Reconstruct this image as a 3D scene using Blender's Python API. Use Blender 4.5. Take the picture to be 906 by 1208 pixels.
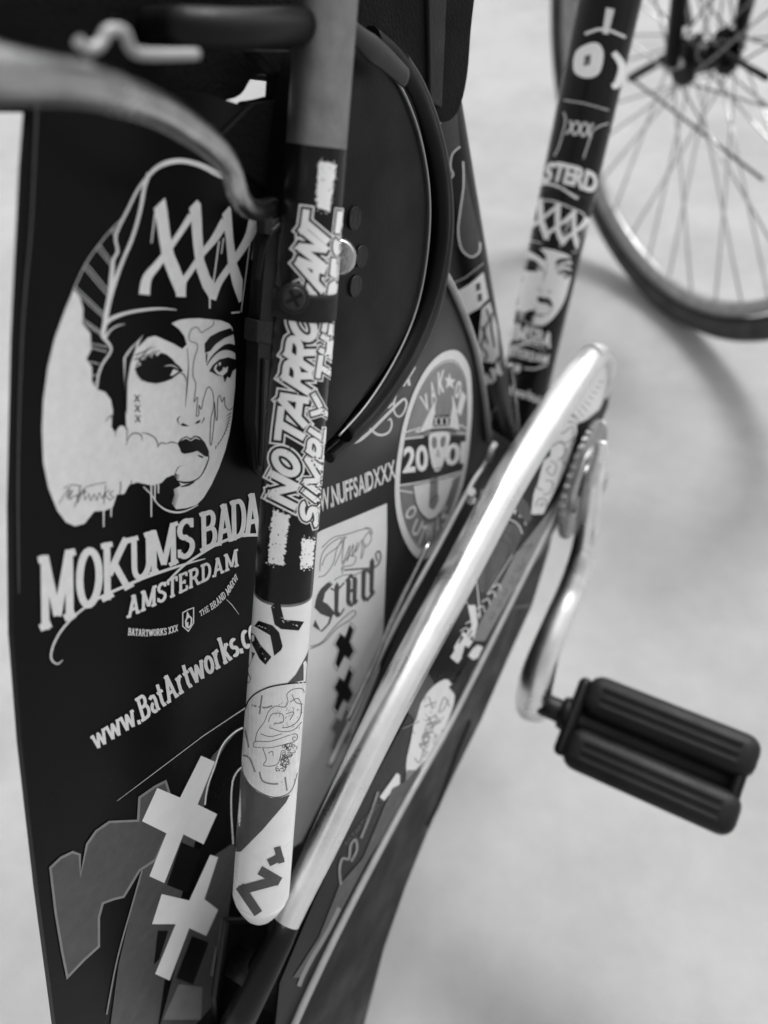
import bpy, bmesh, math, random
import numpy as np
from mathutils import Vector, Matrix
from mathutils.geometry import delaunay_2d_cdt
random.seed(4)
S = bpy.context.scene
for o in list(bpy.data.objects): bpy.data.objects.remove(o)

# ------------------------------------------------------------------ camera
F = 1017.86                                   # focal length in photo pixels (906 x 1208)
CX, CY = 453.0, 604.0
CAM = np.array([0.2266, -0.06293, 0.79381])
yaw, pitch, roll = -0.619138, 0.795634, -0.131952
fw = np.array([math.sin(yaw)*math.cos(pitch), math.cos(yaw)*math.cos(pitch), -math.sin(pitch)])
r0 = np.array([math.cos(yaw), -math.sin(yaw), 0.0]); u0 = np.cross(r0, fw)
RT = math.cos(roll)*r0 + math.sin(roll)*u0
UP = -math.sin(roll)*r0 + math.cos(roll)*u0
cd = bpy.data.cameras.new('camera'); cam = bpy.data.objects.new('camera', cd)
S.collection.objects.link(cam); S.camera = cam
cam.matrix_world = Matrix(((RT[0], UP[0], -fw[0], CAM[0]), (RT[1], UP[1], -fw[1], CAM[1]),
                           (RT[2], UP[2], -fw[2], CAM[2]), (0, 0, 0, 1)))
cd.sensor_fit = 'VERTICAL'; cd.sensor_height = 36.0; cd.lens = F/1208*36.0
cd.clip_start = 0.01; cd.clip_end = 500
cd.dof.use_dof = True; cd.dof.focus_distance = 0.354; cd.dof.aperture_fstop = 6.3

# ------------------------------------------------------------------ light
SUN_EL, SUN_AZ = math.radians(58), math.radians(10)     # azimuth from +Y towards +X
w = bpy.data.worlds.new('World'); S.world = w; w.use_nodes = True
nt = w.node_tree; nt.nodes.clear()
sky = nt.nodes.new('ShaderNodeTexSky'); sky.sky_type = 'NISHITA'; sky.sun_disc = False
sky.sun_elevation = SUN_EL; sky.sun_rotation = SUN_AZ; sky.dust_density = 4.0; sky.air_density = 1.5
bwn = nt.nodes.new('ShaderNodeRGBToBW'); bg = nt.nodes.new('ShaderNodeBackground'); wo = nt.nodes.new('ShaderNodeOutputWorld')
bg.inputs['Strength'].default_value = 0.13          # the photograph is black and white: neutral sky light
nt.links.new(sky.outputs[0], bwn.inputs[0]); nt.links.new(bwn.outputs[0], bg.inputs[0]); nt.links.new(bg.outputs[0], wo.inputs[0])
sd = bpy.data.lights.new('sun', 'SUN'); sun = bpy.data.objects.new('sun', sd); S.collection.objects.link(sun)
sd.energy = 1.4; sd.angle = math.radians(14); sd.color = (1, 1, 1)
sv = Vector((math.sin(SUN_AZ)*math.cos(SUN_EL), math.cos(SUN_AZ)*math.cos(SUN_EL), math.sin(SUN_EL)))
sun.rotation_euler = sv.to_track_quat('Z', 'Y').to_euler()
S.view_settings.view_transform = 'Standard'; S.view_settings.look = 'None'
S.view_settings.exposure = 0.74; S.view_settings.gamma = 1.0

# ------------------------------------------------------------------ materials
def mat(name, col, rough=.5, metal=0., noise=0., nscale=40, bump=0., bscale=400, coat=0., nscale2=None, spec=.5):
    m = bpy.data.materials.new(name); m.use_nodes = True; t = m.node_tree; b = t.nodes['Principled BSDF']
    b.inputs['Base Color'].default_value = (col, col, col, 1)
    b.inputs['Roughness'].default_value = rough; b.inputs['Metallic'].default_value = metal
    b.inputs['Coat Weight'].default_value = coat; b.inputs['Coat Roughness'].default_value = .12
    b.inputs['Specular IOR Level'].default_value = spec
    tc = t.nodes.new('ShaderNodeTexCoord')
    if noise:
        n = t.nodes.new('ShaderNodeTexNoise'); n.inputs['Scale'].default_value = nscale; n.inputs['Detail'].default_value = 7
        n.inputs['Roughness'].default_value = .6
        t.links.new(tc.outputs['Object'], n.inputs['Vector'])
        mr = t.nodes.new('ShaderNodeMapRange'); mr.inputs['From Min'].default_value = .3; mr.inputs['From Max'].default_value = .7
        mr.inputs['To Min'].default_value = col*(1-noise); mr.inputs['To Max'].default_value = min(1, col*(1+noise))
        t.links.new(n.outputs['Fac'], mr.inputs['Value'])
        t.links.new(mr.outputs[0], b.inputs['Base Color'])
        m2 = t.nodes.new('ShaderNodeMapRange'); m2.inputs['From Min'].default_value = .3; m2.inputs['From Max'].default_value = .7
        m2.inputs['To Min'].default_value = max(0.03, rough*.75); m2.inputs['To Max'].default_value = min(1, rough*1.3)
        n3 = t.nodes.new('ShaderNodeTexNoise'); n3.inputs['Scale'].default_value = nscale*.4+9; n3.inputs['Detail'].default_value = 9
        t.links.new(tc.outputs['Object'], n3.inputs['Vector'])
        t.links.new(n3.outputs['Fac'], m2.inputs['Value']); t.links.new(m2.outputs[0], b.inputs['Roughness'])
    if bump:
        n2 = t.nodes.new('ShaderNodeTexNoise'); n2.inputs['Scale'].default_value = bscale; n2.inputs['Detail'].default_value = 4
        t.links.new(tc.outputs['Object'], n2.inputs['Vector'])
        bp = t.nodes.new('ShaderNodeBump'); bp.inputs['Strength'].default_value = bump; bp.inputs['Distance'].default_value = .001
        t.links.new(n2.outputs['Fac'], bp.inputs['Height']); t.links.new(bp.outputs[0], b.inputs['Normal'])
    return m
M = dict(
    vinyl=mat('black_vinyl', .005, .30, noise=.25, nscale=14, bump=.05, bscale=900, spec=.08),
    vinyl2=mat('charcoal_vinyl', .026, .36, noise=.2, nscale=25, bump=.05, bscale=900, spec=.2),
    grey_print=mat('grey_print', .72, .45, noise=.07, nscale=300, bump=.05, bscale=1200, spec=.35),
    dim_print=mat('dim_grey_print', .075, .45, noise=.12, nscale=200, spec=.3),
    mid_print=mat('mid_grey_print', .22, .45, noise=.1, nscale=200, spec=.3),
    white_print=mat('white_print', .84, .4, noise=.04, nscale=200, bump=.03, spec=.35),
    sticker_white=mat('sticker_white', .80, .35, noise=.05, nscale=60, bump=.05, bscale=500),
    black_print=mat('black_print', .006, .36, noise=.2, nscale=60, spec=.16),
    stay_black=mat('gloss_black_sticker', .006, .25, noise=.3, nscale=60, bump=.05, bscale=700, spec=.25),
    silver=mat('silver_paint', .22, .38, .8, noise=.2, nscale=150, bump=.25, bscale=3000),
    alloy=mat('polished_alloy', .82, .30, 1., noise=.08, nscale=60, bump=.05, bscale=300),
    alloy2=mat('brushed_alloy', .70, .36, .9, noise=.10, nscale=60, bump=.08, bscale=500),
    dull=mat('dull_steel', .42, .22, 1., noise=.25, nscale=120, bump=.15, bscale=600),
    wire=mat('grey_trim', .30, .45, .2, noise=.1, nscale=100),
    black=mat('black_plastic', .004, .4, noise=.3, nscale=40, bump=.15, bscale=900, spec=.2),
    disc=mat('black_moulded_plastic', .003, .4, noise=.35, nscale=60, bump=.15, bscale=1500, spec=.12),
    cloth=mat('black_cloth', .004, .85, noise=.3, nscale=50, bump=.6, bscale=700, spec=.1),
    rimgrey=mat('weathered_rim', .30, .4, .6, noise=.2, nscale=60),
    tyre=mat('dusty_tyre', .035, .75, noise=.3, nscale=60, bump=.3, bscale=300),
    rubber=mat('black_rubber', .010, .5, noise=.3, nscale=60, bump=.3, bscale=500, spec=.25),
    chrome_dark=mat('dark_chainring_steel', .34, .35, .9, noise=.4, nscale=90, bump=.3, bscale=300),
)
# ground: pale concrete with faint mottling
def ground_mat():
    m = bpy.data.materials.new('pale_concrete'); m.use_nodes = True; t = m.node_tree; b = t.nodes['Principled BSDF']
    tc = t.nodes.new('ShaderNodeTexCoord')
    def noise(s, d, r=.6):
        n = t.nodes.new('ShaderNodeTexNoise'); n.inputs['Scale'].default_value = s; n.inputs['Detail'].default_value = d; n.inputs['Roughness'].default_value = r
        t.links.new(tc.outputs['Object'], n.inputs['Vector']); return n
    a, c, e = noise(3.2, 4), noise(22, 6, .7), noise(900, 2)
    mx = t.nodes.new('ShaderNodeMath'); mx.operation = 'MULTIPLY_ADD'; mx.inputs[1].default_value = .9
    t.links.new(a.outputs['Fac'], mx.inputs[0])
    m2 = t.nodes.new('ShaderNodeMath'); m2.operation = 'MULTIPLY'; m2.inputs[1].default_value = .35
    t.links.new(c.outputs['Fac'], m2.inputs[0]); t.links.new(m2.outputs[0], mx.inputs[2])
    m3 = t.nodes.new('ShaderNodeMath'); m3.operation = 'MULTIPLY_ADD'; m3.inputs[1].default_value = .12
    t.links.new(e.outputs['Fac'], m3.inputs[0]); t.links.new(mx.outputs[0], m3.inputs[2])
    mr = t.nodes.new('ShaderNodeMapRange'); mr.inputs['From Min'].default_value = .45; mr.inputs['From Max'].default_value = .9
    mr.inputs['To Min'].default_value = .28; mr.inputs['To Max'].default_value = .41
    t.links.new(m3.outputs[0], mr.inputs['Value']); t.links.new(mr.outputs[0], b.inputs['Base Color'])
    b.inputs['Roughness'].default_value = .85
    bp = t.nodes.new('ShaderNodeBump'); bp.inputs['Strength'].default_value = .5; bp.inputs['Distance'].default_value = .002
    t.links.new(e.outputs['Fac'], bp.inputs['Height']); t.links.new(bp.outputs[0], b.inputs['Normal'])
    return m

# ------------------------------------------------------------------ geometry helpers
def link(name, verts, faces, mats, parent=None, idx=None, smooth=False):
    me = bpy.data.meshes.new(name); me.from_pydata([tuple(map(float, v)) for v in verts], [], faces)
    for m in (mats if isinstance(mats, (list, tuple)) else [mats]): me.materials.append(m)
    if idx is not None:
        for p, i in zip(me.polygons, idx): p.material_index = i
    if smooth:
        for p in me.polygons: p.use_smooth = True
    me.update()
    o = bpy.data.objects.new(name, me); S.collection.objects.link(o)
    if parent: o.parent = parent
    return o
def bm_obj(name, bm, m, parent=None, smooth=False):
    bmesh.ops.recalc_face_normals(bm, faces=bm.faces)
    me = bpy.data.meshes.new(name); bm.to_mesh(me); bm.free()
    for x in (m if isinstance(m, (list, tuple)) else [m]): me.materials.append(x)
    if smooth:
        for p in me.polygons: p.use_smooth = True
    o = bpy.data.objects.new(name, me); S.collection.objects.link(o)
    if parent: o.parent = parent
    return o
def rdir(x, y): return fw + RT*((x-CX)/F) - UP*((y-CY)/F)
def onx(x, y, X):
    d = rdir(x, y); return CAM + d*((X-CAM[0])/d[0])
class PlaneX:
    kind = 'plane'
    def __init__(s, X): s.X = X
    def hit(s, x, y, off): return onx(x, y, s.X+off)
class Cone:
    kind = 'tube'
    def __init__(s, A, B, ra, rb): s.A, s.B, s.ra, s.rb = np.array(A, float), np.array(B, float), ra, rb
    def hit(s, x, y, off):
        d = rdir(x, y); L = np.linalg.norm(s.B-s.A); ax = (s.B-s.A)/L; P = CAM-s.A; k = .5
        for _ in range(6):
            R = s.ra+(s.rb-s.ra)*k+off
            dp = d-ax*(d@ax); pp = P-ax*(P@ax)
            a, b, c = dp@dp, 2*dp@pp, pp@pp-R*R
            D = max(b*b-4*a*c, 0); t = (-b-math.sqrt(D))/(2*a)
            X = CAM+d*t; k = (X-s.A)@ax/L
        c0 = s.A+ax*((X-s.A)@ax); n = X-c0; return c0+n/np.linalg.norm(n)*R
def spline(pts, n=8):
    P = [np.array(p, float) for p in pts]; out = []
    if len(P) < 3: return P
    for i in range(len(P)-1):
        a, b, c, d = P[max(i-1, 0)], P[i], P[i+1], P[min(i+2, len(P)-1)]
        for k in range(n):
            t = k/n
            out.append(.5*((2*b)+(-a+c)*t+(2*a-5*b+4*c-d)*t*t+(-a+3*b-3*c+d)*t**3))
    out.append(P[-1]); return out
def cspline(pts, n=6):
    P = [np.array(p, float) for p in pts]; out = []; N = len(P)
    for i in range(N):
        a, b, c, d = P[i-1], P[i], P[(i+1) % N], P[(i+2) % N]
        for k in range(n):
            t = k/n
            out.append(.5*((2*b)+(-a+c)*t+(2*a-5*b+4*c-d)*t*t+(-a+3*b-3*c+d)*t**3))
    return out
def sweep(name, pts, rad, m, parent, seg=20, squash=None, caps=True):
    """tube along 3D points; rad scalar or list; squash=(a,b) elliptical factors"""
    P = [Vector(tuple(map(float, p))) for p in pts]; n = len(P); bm = bmesh.new(); rings = []
    rr = rad if isinstance(rad, (list, tuple, np.ndarray)) else [rad]*n
    T0 = (P[1]-P[0]).normalized(); N = T0.orthogonal().normalized()
    if squash: N = (Vector((1, 0, 0))-T0*T0.x).normalized()
    for i in range(n):
        T = (P[min(i+1, n-1)]-P[max(i-1, 0)]).normalized()
        N = (N-T*N.dot(T)).normalized(); B = T.cross(N); sa, sb = squash or (1, 1)
        rings.append([bm.verts.new(P[i]+(N*math.cos(a)*sa+B*math.sin(a)*sb)*float(rr[i])) for a in [2*math.pi*k/seg for k in range(seg)]])
    for i in range(n-1):
        for k in range(seg): bm.faces.new((rings[i][k], rings[i][(k+1) % seg], rings[i+1][(k+1) % seg], rings[i+1][k]))
    o0, o1 = (bm.faces.new(rings[0]), bm.faces.new(rings[-1])) if caps else (None, None)
    o = bm_obj(name, bm, m, parent, True)
    if caps:
        for p in o.data.polygons:
            if len(p.vertices) > 4: p.use_smooth = False
    return o
def resamp(pts, step):
    P = [np.array(p, float) for p in pts]; out = [P[0]]
    for a, b in zip(P[:-1], P[1:]):
        k = max(1, int(np.linalg.norm(b-a)/step+.999))
        for i in range(1, k+1): out.append(a+(b-a)*i/k)
    return out
def cdt(poly, step=None, extra=None):
    poly = [Vector((float(a), float(b))) for a, b in poly]
    v = list(poly); n = len(v)
    if step:
        xs = [p.x for p in poly]; ys = [p.y for p in poly]
        gx = np.arange(min(xs), max(xs), step); gy = np.arange(min(ys), max(ys), step)
        for x in gx:
            for y in gy: v.append(Vector((float(x)+.137, float(y)+.071)))
    r = delaunay_2d_cdt(v, [(i, (i+1) % n) for i in range(n)], [list(range(n))], 1, 1e-4)
    return r[0], r[2]
class Decal:
    """flat printed artwork laid on a surface: fills, strokes and lettering share one sticker mesh"""
    def __init__(s, name, surf, parent, mats, base=2e-4, T=None, label=None, step=3e-5, ws=1.):
        s.name, s.surf, s.parent, s.mats = name, surf, parent, mats
        s.V, s.Fc, s.I, s.l, s.base, s.T, s.label, s.st, s.k, s.ws = [], [], [], 0, base, T, label, step, 0, ws
    def off(s): return s.base+s.l*s.st+(s.k % 9)*2.5e-6
    def h(s, p, e=0.):
        if s.T: p = s.T(p)
        return s.surf.hit(p[0], p[1], s.off()+e)
    def up(s): s.l += 1
    def fill(s, pts, m, smooth=0, step=None):
        if smooth: pts = cspline(pts, smooth)
        if s.surf.kind == 'tube': pts = resamp(list(pts)+[pts[0]], 5)[:-1]; step = step or 5
        try: v, f = cdt(pts, step)
        except Exception: return
        b = len(s.V); s.k += 1
        s.V += [s.h((p.x, p.y)) for p in v]
        for q in f: s.Fc.append([b+i for i in q]); s.I.append(s.mats.index(m))
    def stroke(s, pts, wd, m, smooth=0, closed=False):
        P = [np.array(p, float) for p in pts]
        ww = list(wd) if isinstance(wd, (list, tuple)) else [wd]*len(P)
        if closed: P.append(P[0]); ww.append(ww[0])
        if smooth:
            Q = spline([np.append(p, x) for p, x in zip(P, ww)], smooth); P = [q[:2] for q in Q]; ww = [q[2] for q in Q]
        elif s.surf.kind == 'tube':
            Q = resamp([np.append(p, x) for p, x in zip(P, ww)], 6); P = [q[:2] for q in Q]; ww = [q[2] for q in Q]
        n = len(P)
        if n < 2: return
        b = len(s.V); s.k += 1; nc = max(1, math.ceil(max(ww)/3)) if s.surf.kind == 'tube' else 1
        for i in range(n):
            a, c = P[max(i-1, 0)], P[min(i+1, n-1)]
            if closed and i in (0, n-1): a, c = P[n-2], P[1]
            d1 = P[i]-a; d2 = c-P[i]
            l1, l2 = np.linalg.norm(d1), np.linalg.norm(d2)
            d1 = d1/l1 if l1 > 1e-6 else d2/max(l2, 1e-6); d2 = d2/l2 if l2 > 1e-6 else d1
            t = d1+d2; lt = np.linalg.norm(t); t = t/lt if lt > 1e-3 else d1
            nn = np.array([-t[1], t[0]]); mit = min(1/max(abs(nn@np.array([-d1[1], d1[0]])), .3), 2.2)
            hw = max(ww[i], .04)*.5*mit*s.ws
            for q in range(nc+1): s.V.append(s.h(P[i]+nn*hw*(1-2*q/nc), i*2e-7))
        for i in range(n-1):
            for q in range(nc):
                z = b+(nc+1)*i+q; s.Fc.append([z, z+1, z+nc+2, z+nc+1]); s.I.append(s.mats.index(m))
    def done(s):
        o = link(s.name, s.V, s.Fc, [M[x] for x in s.mats], s.parent, s.I)
        if s.label: o['label'] = s.label
        return o
# --- lettering: B(t)/T(t) baseline and top polylines in photo pixels
def along(pl):
    P = [np.array(p, float) for p in pl]
    L = [0]
    for a, b in zip(P[:-1], P[1:]): L.append(L[-1]+np.linalg.norm(b-a))
    tot = L[-1]
    def f(t):
        d = t*tot
        for i in range(len(P)-1):
            if d <= L[i+1] or i == len(P)-2:
                return P[i]+(P[i+1]-P[i])*((d-L[i])/max(L[i+1]-L[i], 1e-9))
    return f
def arc(cx, cy, rx, ry, a0, a1, n=12):
    return [(cx+rx*math.cos(math.radians(a0+(a1-a0)*i/n)), cy+ry*math.sin(math.radians(a0+(a1-a0)*i/n))) for i in range(n+1)]
def V_(x): return [(x, 0), (x, 1)]
# slab letters: (width, [stems/thick strokes], [(x, y, length) serifs], [thin strokes])
SL = {
 'M': (1.15, [V_(.2), V_(.95), [(.2, .98), (.575, .12)], [(.575, .12), (.95, .98)]], [(.2, 0, .34), (.95, 0, .34), (.13, 1, .26), (1.02, 1, .26)], []),
 'O': (.86, [arc(.43, .5, .31, .42, 0, 360, 24)], [], []),
 'K': (.98, [V_(.2), [(.26, .42), (.78, 1)], [(.42, .58), (.82, 0)]], [(.2, 0, .34), (.2, 1, .34), (.8, 1, .28), (.82, 0, .28)], []),
 'U': (.98, [[(.2, 1), (.2, .36)]+arc(.49, .36, .29, .27, 180, 360, 10)+[(.78, 1)]], [(.2, 1, .34), (.78, 1, .34)], []),
 'S': (.74, [arc(.38, .73, .23, .2, 20, 180, 8)+arc(.38, .73, .23, .2, 180, 270, 4)[1:]+arc(.38, .27, .24, .2, 90, -160, 12)[1:]], [], [[(.61, .72), (.61, .95)], [(.13, .1), (.13, .3)]]),
 'B': (.84, [V_(.2), [(.2, .93), (.45, .93)]+arc(.47, .73, .19, .2, 90, -90, 8)+[(.2, .53)], [(.2, .53), (.48, .53)]+arc(.5, .3, .22, .23, 90, -90, 8)+[(.2, .07)]], [(.15, 0, .28), (.15, 1, .28)], []),
 'A': (.98, [[(.2, 0), (.49, 1)], [(.49, 1), (.78, 0)], [(.3, .32), (.68, .32)]], [(.16, 0, .28), (.82, 0, .28), (.4, 1, .2)], []),
 'D': (.88, [V_(.2), [(.2, .93), (.4, .93)]+arc(.42, .5, .3, .43, 90, -90, 12)+[(.2, .07)]], [(.15, 0, .28), (.15, 1, .28)], []),
 'T': (.84, [V_(.42)], [(.42, 0, .36)], [[(.08, .94), (.76, .94)], [(.1, .72), (.1, .97)], [(.74, .72), (.74, .97)]]),
 'E': (.78, [V_(.2)], [], [[(.06, .06), (.68, .06)], [(.06, .94), (.66, .94)], [(.2, .5), (.5, .5)], [(.66, .03), (.66, .27)], [(.64, .75), (.64, .97)], [(.5, .4), (.5, .6)]]),
 'R': (.94, [V_(.2), [(.2, .93), (.46, .93)]+arc(.48, .71, .2, .22, 90, -90, 8)+[(.2, .49)], [(.48, .49), (.76, 0)]], [(.18, 0, .3), (.15, 1, .28), (.8, 0, .24)], []),
 'W': (1.2, [[(.12, 1), (.36, .04)], [(.36, .04), (.6, .92)], [(.6, .92), (.84, .04)], [(.84, .04), (1.08, 1)]], [(.14, 1, .3), (1.06, 1, .3)], []),
 'X': (.9, [[(.16, 1), (.74, 0)], [(.74, 1), (.16, 0)]], [(.16, 1, .28), (.74, 1, .28), (.16, 0, .28), (.74, 0, .28)], []),
 'H': (.98, [V_(.2), V_(.78)], [(.2, 0, .32), (.2, 1, .32), (.78, 0, .32), (.78, 1, .32)], [[(.2, .5), (.78, .5)]]),
 'N': (1., [V_(.2), V_(.8), [(.2, 1), (.8, 0)]], [(.2, 0, .3), (.8, 1, .3), (.14, 1, .2)], []),
 'V': (.92, [[(.14, 1), (.46, 0)], [(.46, 0), (.78, 1)]], [(.14, 1, .3), (.78, 1, .3)], []),
 'I': (.42, [V_(.21)], [(.21, 0, .34), (.21, 1, .34)], []),
 'w': (1.1, [[(.12, .68), (.32, .03)], [(.32, .03), (.55, .62)], [(.55, .62), (.78, .03)], [(.78, .03), (.98, .68)]], [(.12, .68, .26), (.98, .68, .26), (.55, .66, .14)], []),
 'a': (.7, [[(.14, .6), (.3, .66), (.46, .62), (.52, .48), (.52, .04)], arc(.33, .22, .19, .17, 90, 300, 10)], [(.58, 0, .16)], []),
 't': (.52, [[(.24, .92), (.24, .2), (.3, .07), (.46, .06)]], [(.26, .66, .44)], []),
 'r': (.6, [[(.2, 0), (.2, .66)], [(.2, .45), (.34, .62), (.5, .62)]], [(.2, 0, .34), (.14, .66, .2)], []),
 'o': (.7, [arc(.35, .34, .24, .28, 0, 360, 18)], [], []),
 'k': (.76, [[(.2, 0), (.2, 1)], [(.22, .3), (.54, .66)], [(.34, .42), (.6, 0)]], [(.2, 0, .3), (.14, 1, .2), (.56, .66, .24), (.6, 0, .24)], []),
 's': (.58, [arc(.29, .48, .17, .14, 30, 270, 9)+arc(.29, .19, .18, .14, 90, -150, 9)[1:]], [], []),
 'm': (1.05, [[(.2, 0), (.2, .66)], [(.2, .5), (.36, .64), (.52, .5), (.52, 0)], [(.52, .5), (.7, .64), (.84, .5), (.84, 0)]], [(.2, 0, .28), (.52, 0, .26), (.86, 0, .28), (.14, .66, .18)], []),
 'c': (.6, [arc(.34, .34, .22, .28, 50, 310, 14)], [], []),
 '.': (.3, [[(.14, -.02), (.14, .16)]], [], []), ' ': (.4, [], [], []),
}
def slab(d, txt, base, top, m, t0=0., t1=1., th=.17, thin=.12, k=1., xs=None):
    """k<1: glyphs get narrower towards the end (perspective)"""
    B, T = along(base), along(top)
    ws = [SL[c][0] for c in txt]; tot = sum(ws); acc = 0
    for n, c in enumerate(txt):
        g = SL[c]
        def mp(x, y):
            s = (acc+x)/tot
            if xs: s = xs[n]+(xs[n+1]-xs[n])*(x/g[0])
            elif k != 1.: s = (s*(1+1/k*0))*(1+(1-s)*(1-k))
            s = t0+(t1-t0)*s
            return B(s)*(1-y)+T(s)*y
        hh = np.linalg.norm(mp(g[0]/2, 1)-mp(g[0]/2, 0)); wu = np.linalg.norm(mp(g[0], .5)-mp(0, .5))/g[0]
        lw = (hh*.5+wu*.5)
        for st in g[1]: d.stroke([mp(*p) for p in resamp(st, .25)], th*lw, m)
        for (x, y, L) in g[2]:
            yy = y-thin*.5 if y > .5 else y+thin*.5
            d.stroke([mp(x-L/2, yy), mp(x+L/2, yy)], thin*hh, m)
        for st in g[3]: d.stroke([mp(*p) for p in st], thin*lw*1.05, m)
        acc += g[0]
# sans lettering from Blender's built-in face
_gc = {}
def glyph(ch, off):
    key = (ch, off)
    if key in _gc: return _gc[key]
    cu = bpy.data.curves.new('t', 'FONT'); cu.body = ch; cu.resolution_u = 3; cu.offset = off; cu.size = 1.37
    ob = bpy.data.objects.new('t', cu); S.collection.objects.link(ob)
    bpy.context.view_layer.update()
    dg = bpy.context.evaluated_depsgraph_get(); me = ob.evaluated_get(dg).to_mesh()
    v = [(a.co.x, a.co.y) for a in me.vertices]; f = [list(p.vertices) for p in me.polygons]
    ob.evaluated_get(dg).to_mesh_clear(); bpy.data.objects.remove(ob); bpy.data.curves.remove(cu)
    _gc[key] = (v, f); return v, f
def gext(ch):
    v, f = glyph(ch, 0.); xs = [a[0] for a in v] or [0, .3]; return min(xs), max(xs)
def sans(d, txt, base, top, m, t0=0., t1=1., off=0.03, gap=.12, k=1., shear=0., slots=None, pad=0.):
    B, T = along(base), along(top)
    ex = [gext(c) if c != ' ' else (0, .3) for c in txt]; ws = [b-a for a, b in ex]; tot = sum(ws)+gap*(len(ws)-1); acc = 0
    for n, c in enumerate(txt):
        if c != ' ':
            v, f = glyph(c, off); x0 = ex[n][0]; b = len(d.V); d.k += 1
            def mp(x, y):
                if slots: s = slots[n][0]+(slots[n][1]-slots[n][0])*((x-x0)/ws[n])
                else:
                    s = (acc+(x-x0))/tot
                    if k != 1.: s = s*(1+(1-s)*(1-k))
                s = t0+(t1-t0)*s+shear*y
                return B(s)*(1-y)+T(s)*y
            # refine long faces for curved surfaces
            if d.surf.kind == 'tube':
                vv = list(v); ff = []
                def split(tri, dep):
                    P = [np.array(mp(*vv[i])) for i in tri]; L = [np.linalg.norm(P[i]-P[(i+1) % 3]) for i in range(3)]
                    j = int(np.argmax(L))
                    if L[j] < 7 or dep > 7: ff.append(tri); return
                    a, bb, cc = tri[j], tri[(j+1) % 3], tri[(j+2) % 3]
                    vv.append(((vv[a][0]+vv[bb][0])/2, (vv[a][1]+vv[bb][1])/2)); q = len(vv)-1
                    split([a, q, cc], dep+1); split([q, bb, cc], dep+1)
                for q in f:
                    for i in range(1, len(q)-1): split([q[0], q[i], q[i+1]], 0)
                v, f = vv, ff
            d.V += [d.h(mp(*a)) for a in v]
            for q in f: d.Fc.append([b+i for i in q]); d.I.append(d.mats.index(m))
        acc += ws[n]+gap
def prism(name, poly, X0, X1, m, parent, bev=0., seg=3, smooth=True, taper=None):
    """solid whose outline is traced at plane X=X0 and runs straight along X to X1"""
    P = [onx(a, b, X0) for a, b in poly]; bm = bmesh.new()
    a = [bm.verts.new(tuple(p)) for p in P]
    c0 = sum(P)/len(P); tp = taper or 1.
    b = [bm.verts.new((X1, c0[1]+(p[1]-c0[1])*tp, c0[2]+(p[2]-c0[2])*tp)) for p in P]
    n = len(a); bm.faces.new(a); bm.faces.new(b[::-1])
    for i in range(n): bm.faces.new((a[i], a[(i+1) % n], b[(i+1) % n], b[i]))
    if bev: bmesh.ops.bevel(bm, geom=bm.edges[:], offset=bev, segments=seg, profile=.5, affect='EDGES', clamp_overlap=True)
    o = bm_obj(name, bm, m, parent, False)
    return o
def zc(ox, oy, s): return lambda pts: [(ox+a*s, oy+b*s) for a, b in pts]

# ------------------------------------------------------------------ setting
g = link('ground', [(-60, -60, 0), (60, -60, 0), (60, 60, 0), (-60, 60, 0)], [(0, 1, 2, 3)], ground_mat()); g['kind'] = 'structure'

# ------------------------------------------------------------------ the bicycle
bike = bpy.data.objects.new('bicycle', None); S.collection.objects.link(bike); bike.location = (0, 0, 0)
bike['label'] = 'parked bicycle with sticker-covered frame, coat guard and chain guard on pale concrete'; bike['category'] = 'bicycle'

PX = .035
PAN = PlaneX(PX)
# coat guard panel -------------------------------------------------
outline = [(38, 96), (150, 105), (250, 112), (300, 130), (345, 150), (400, 140), (440, 100), (478, 110), (505, 180), (519, 260), (524, 322), (545, 360), (560, 400), (570, 450), (577, 528), (560, 570),
           (520, 650), (480, 720), (450, 790), (420, 850), (390, 930), (350, 1040), (300, 1250), (72, 1260), (62, 1180), (45, 1050), (26, 880), (16, 750), (15, 600), (20, 400), (30, 200)]
guard = prism('coat_guard', outline, PX, PX-.0025, M['vinyl'], bike)
guard['label'] = 'glossy black coat guard panel covered in stickers'
# lighter charcoal layer paints a reflection into the front half of the panel
d = Decal('sticker', PAN, guard, ['vinyl2'], 1e-4, label='charcoal layer for the painted reflection on the front half of the guard')
d.fill([(345, 560), (405, 515), (440, 480), (480, 425), (505, 375), (523, 326), (543, 360), (558, 400), (568, 450), (575, 526), (558, 568), (518, 648), (478, 718), (448, 788), (418, 848), (388, 928), (350, 1020), (330, 1060), (300, 1060), (300, 800)], 'vinyl2'); d.done()

# edge trims of the guard
def trim(pts, X, r, m='wire', name='edge_trim', par=guard, n=6):
    return sweep(name, [onx(a, b, X) for a, b in spline(pts, n)], r, M[m], par, 10)
trim([(524, 322), (535, 342), (549, 375), (562, 415), (571, 465), (577, 520)], PX+.002, .0021)
trim([(584, 522), (572, 548), (556, 572), (520, 640), (480, 712), (448, 775), (420, 838), (388, 905)], .047, .0016)
trim([(506, 640), (470, 715), (440, 785), (410, 850)], .050, .0014, 'dull')
trim([(44, 110), (40, 200), (36, 275), (30, 340), (25, 416), (21, 560), (22, 700)], PX+.0002, .00028, 'dim_print')

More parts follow.
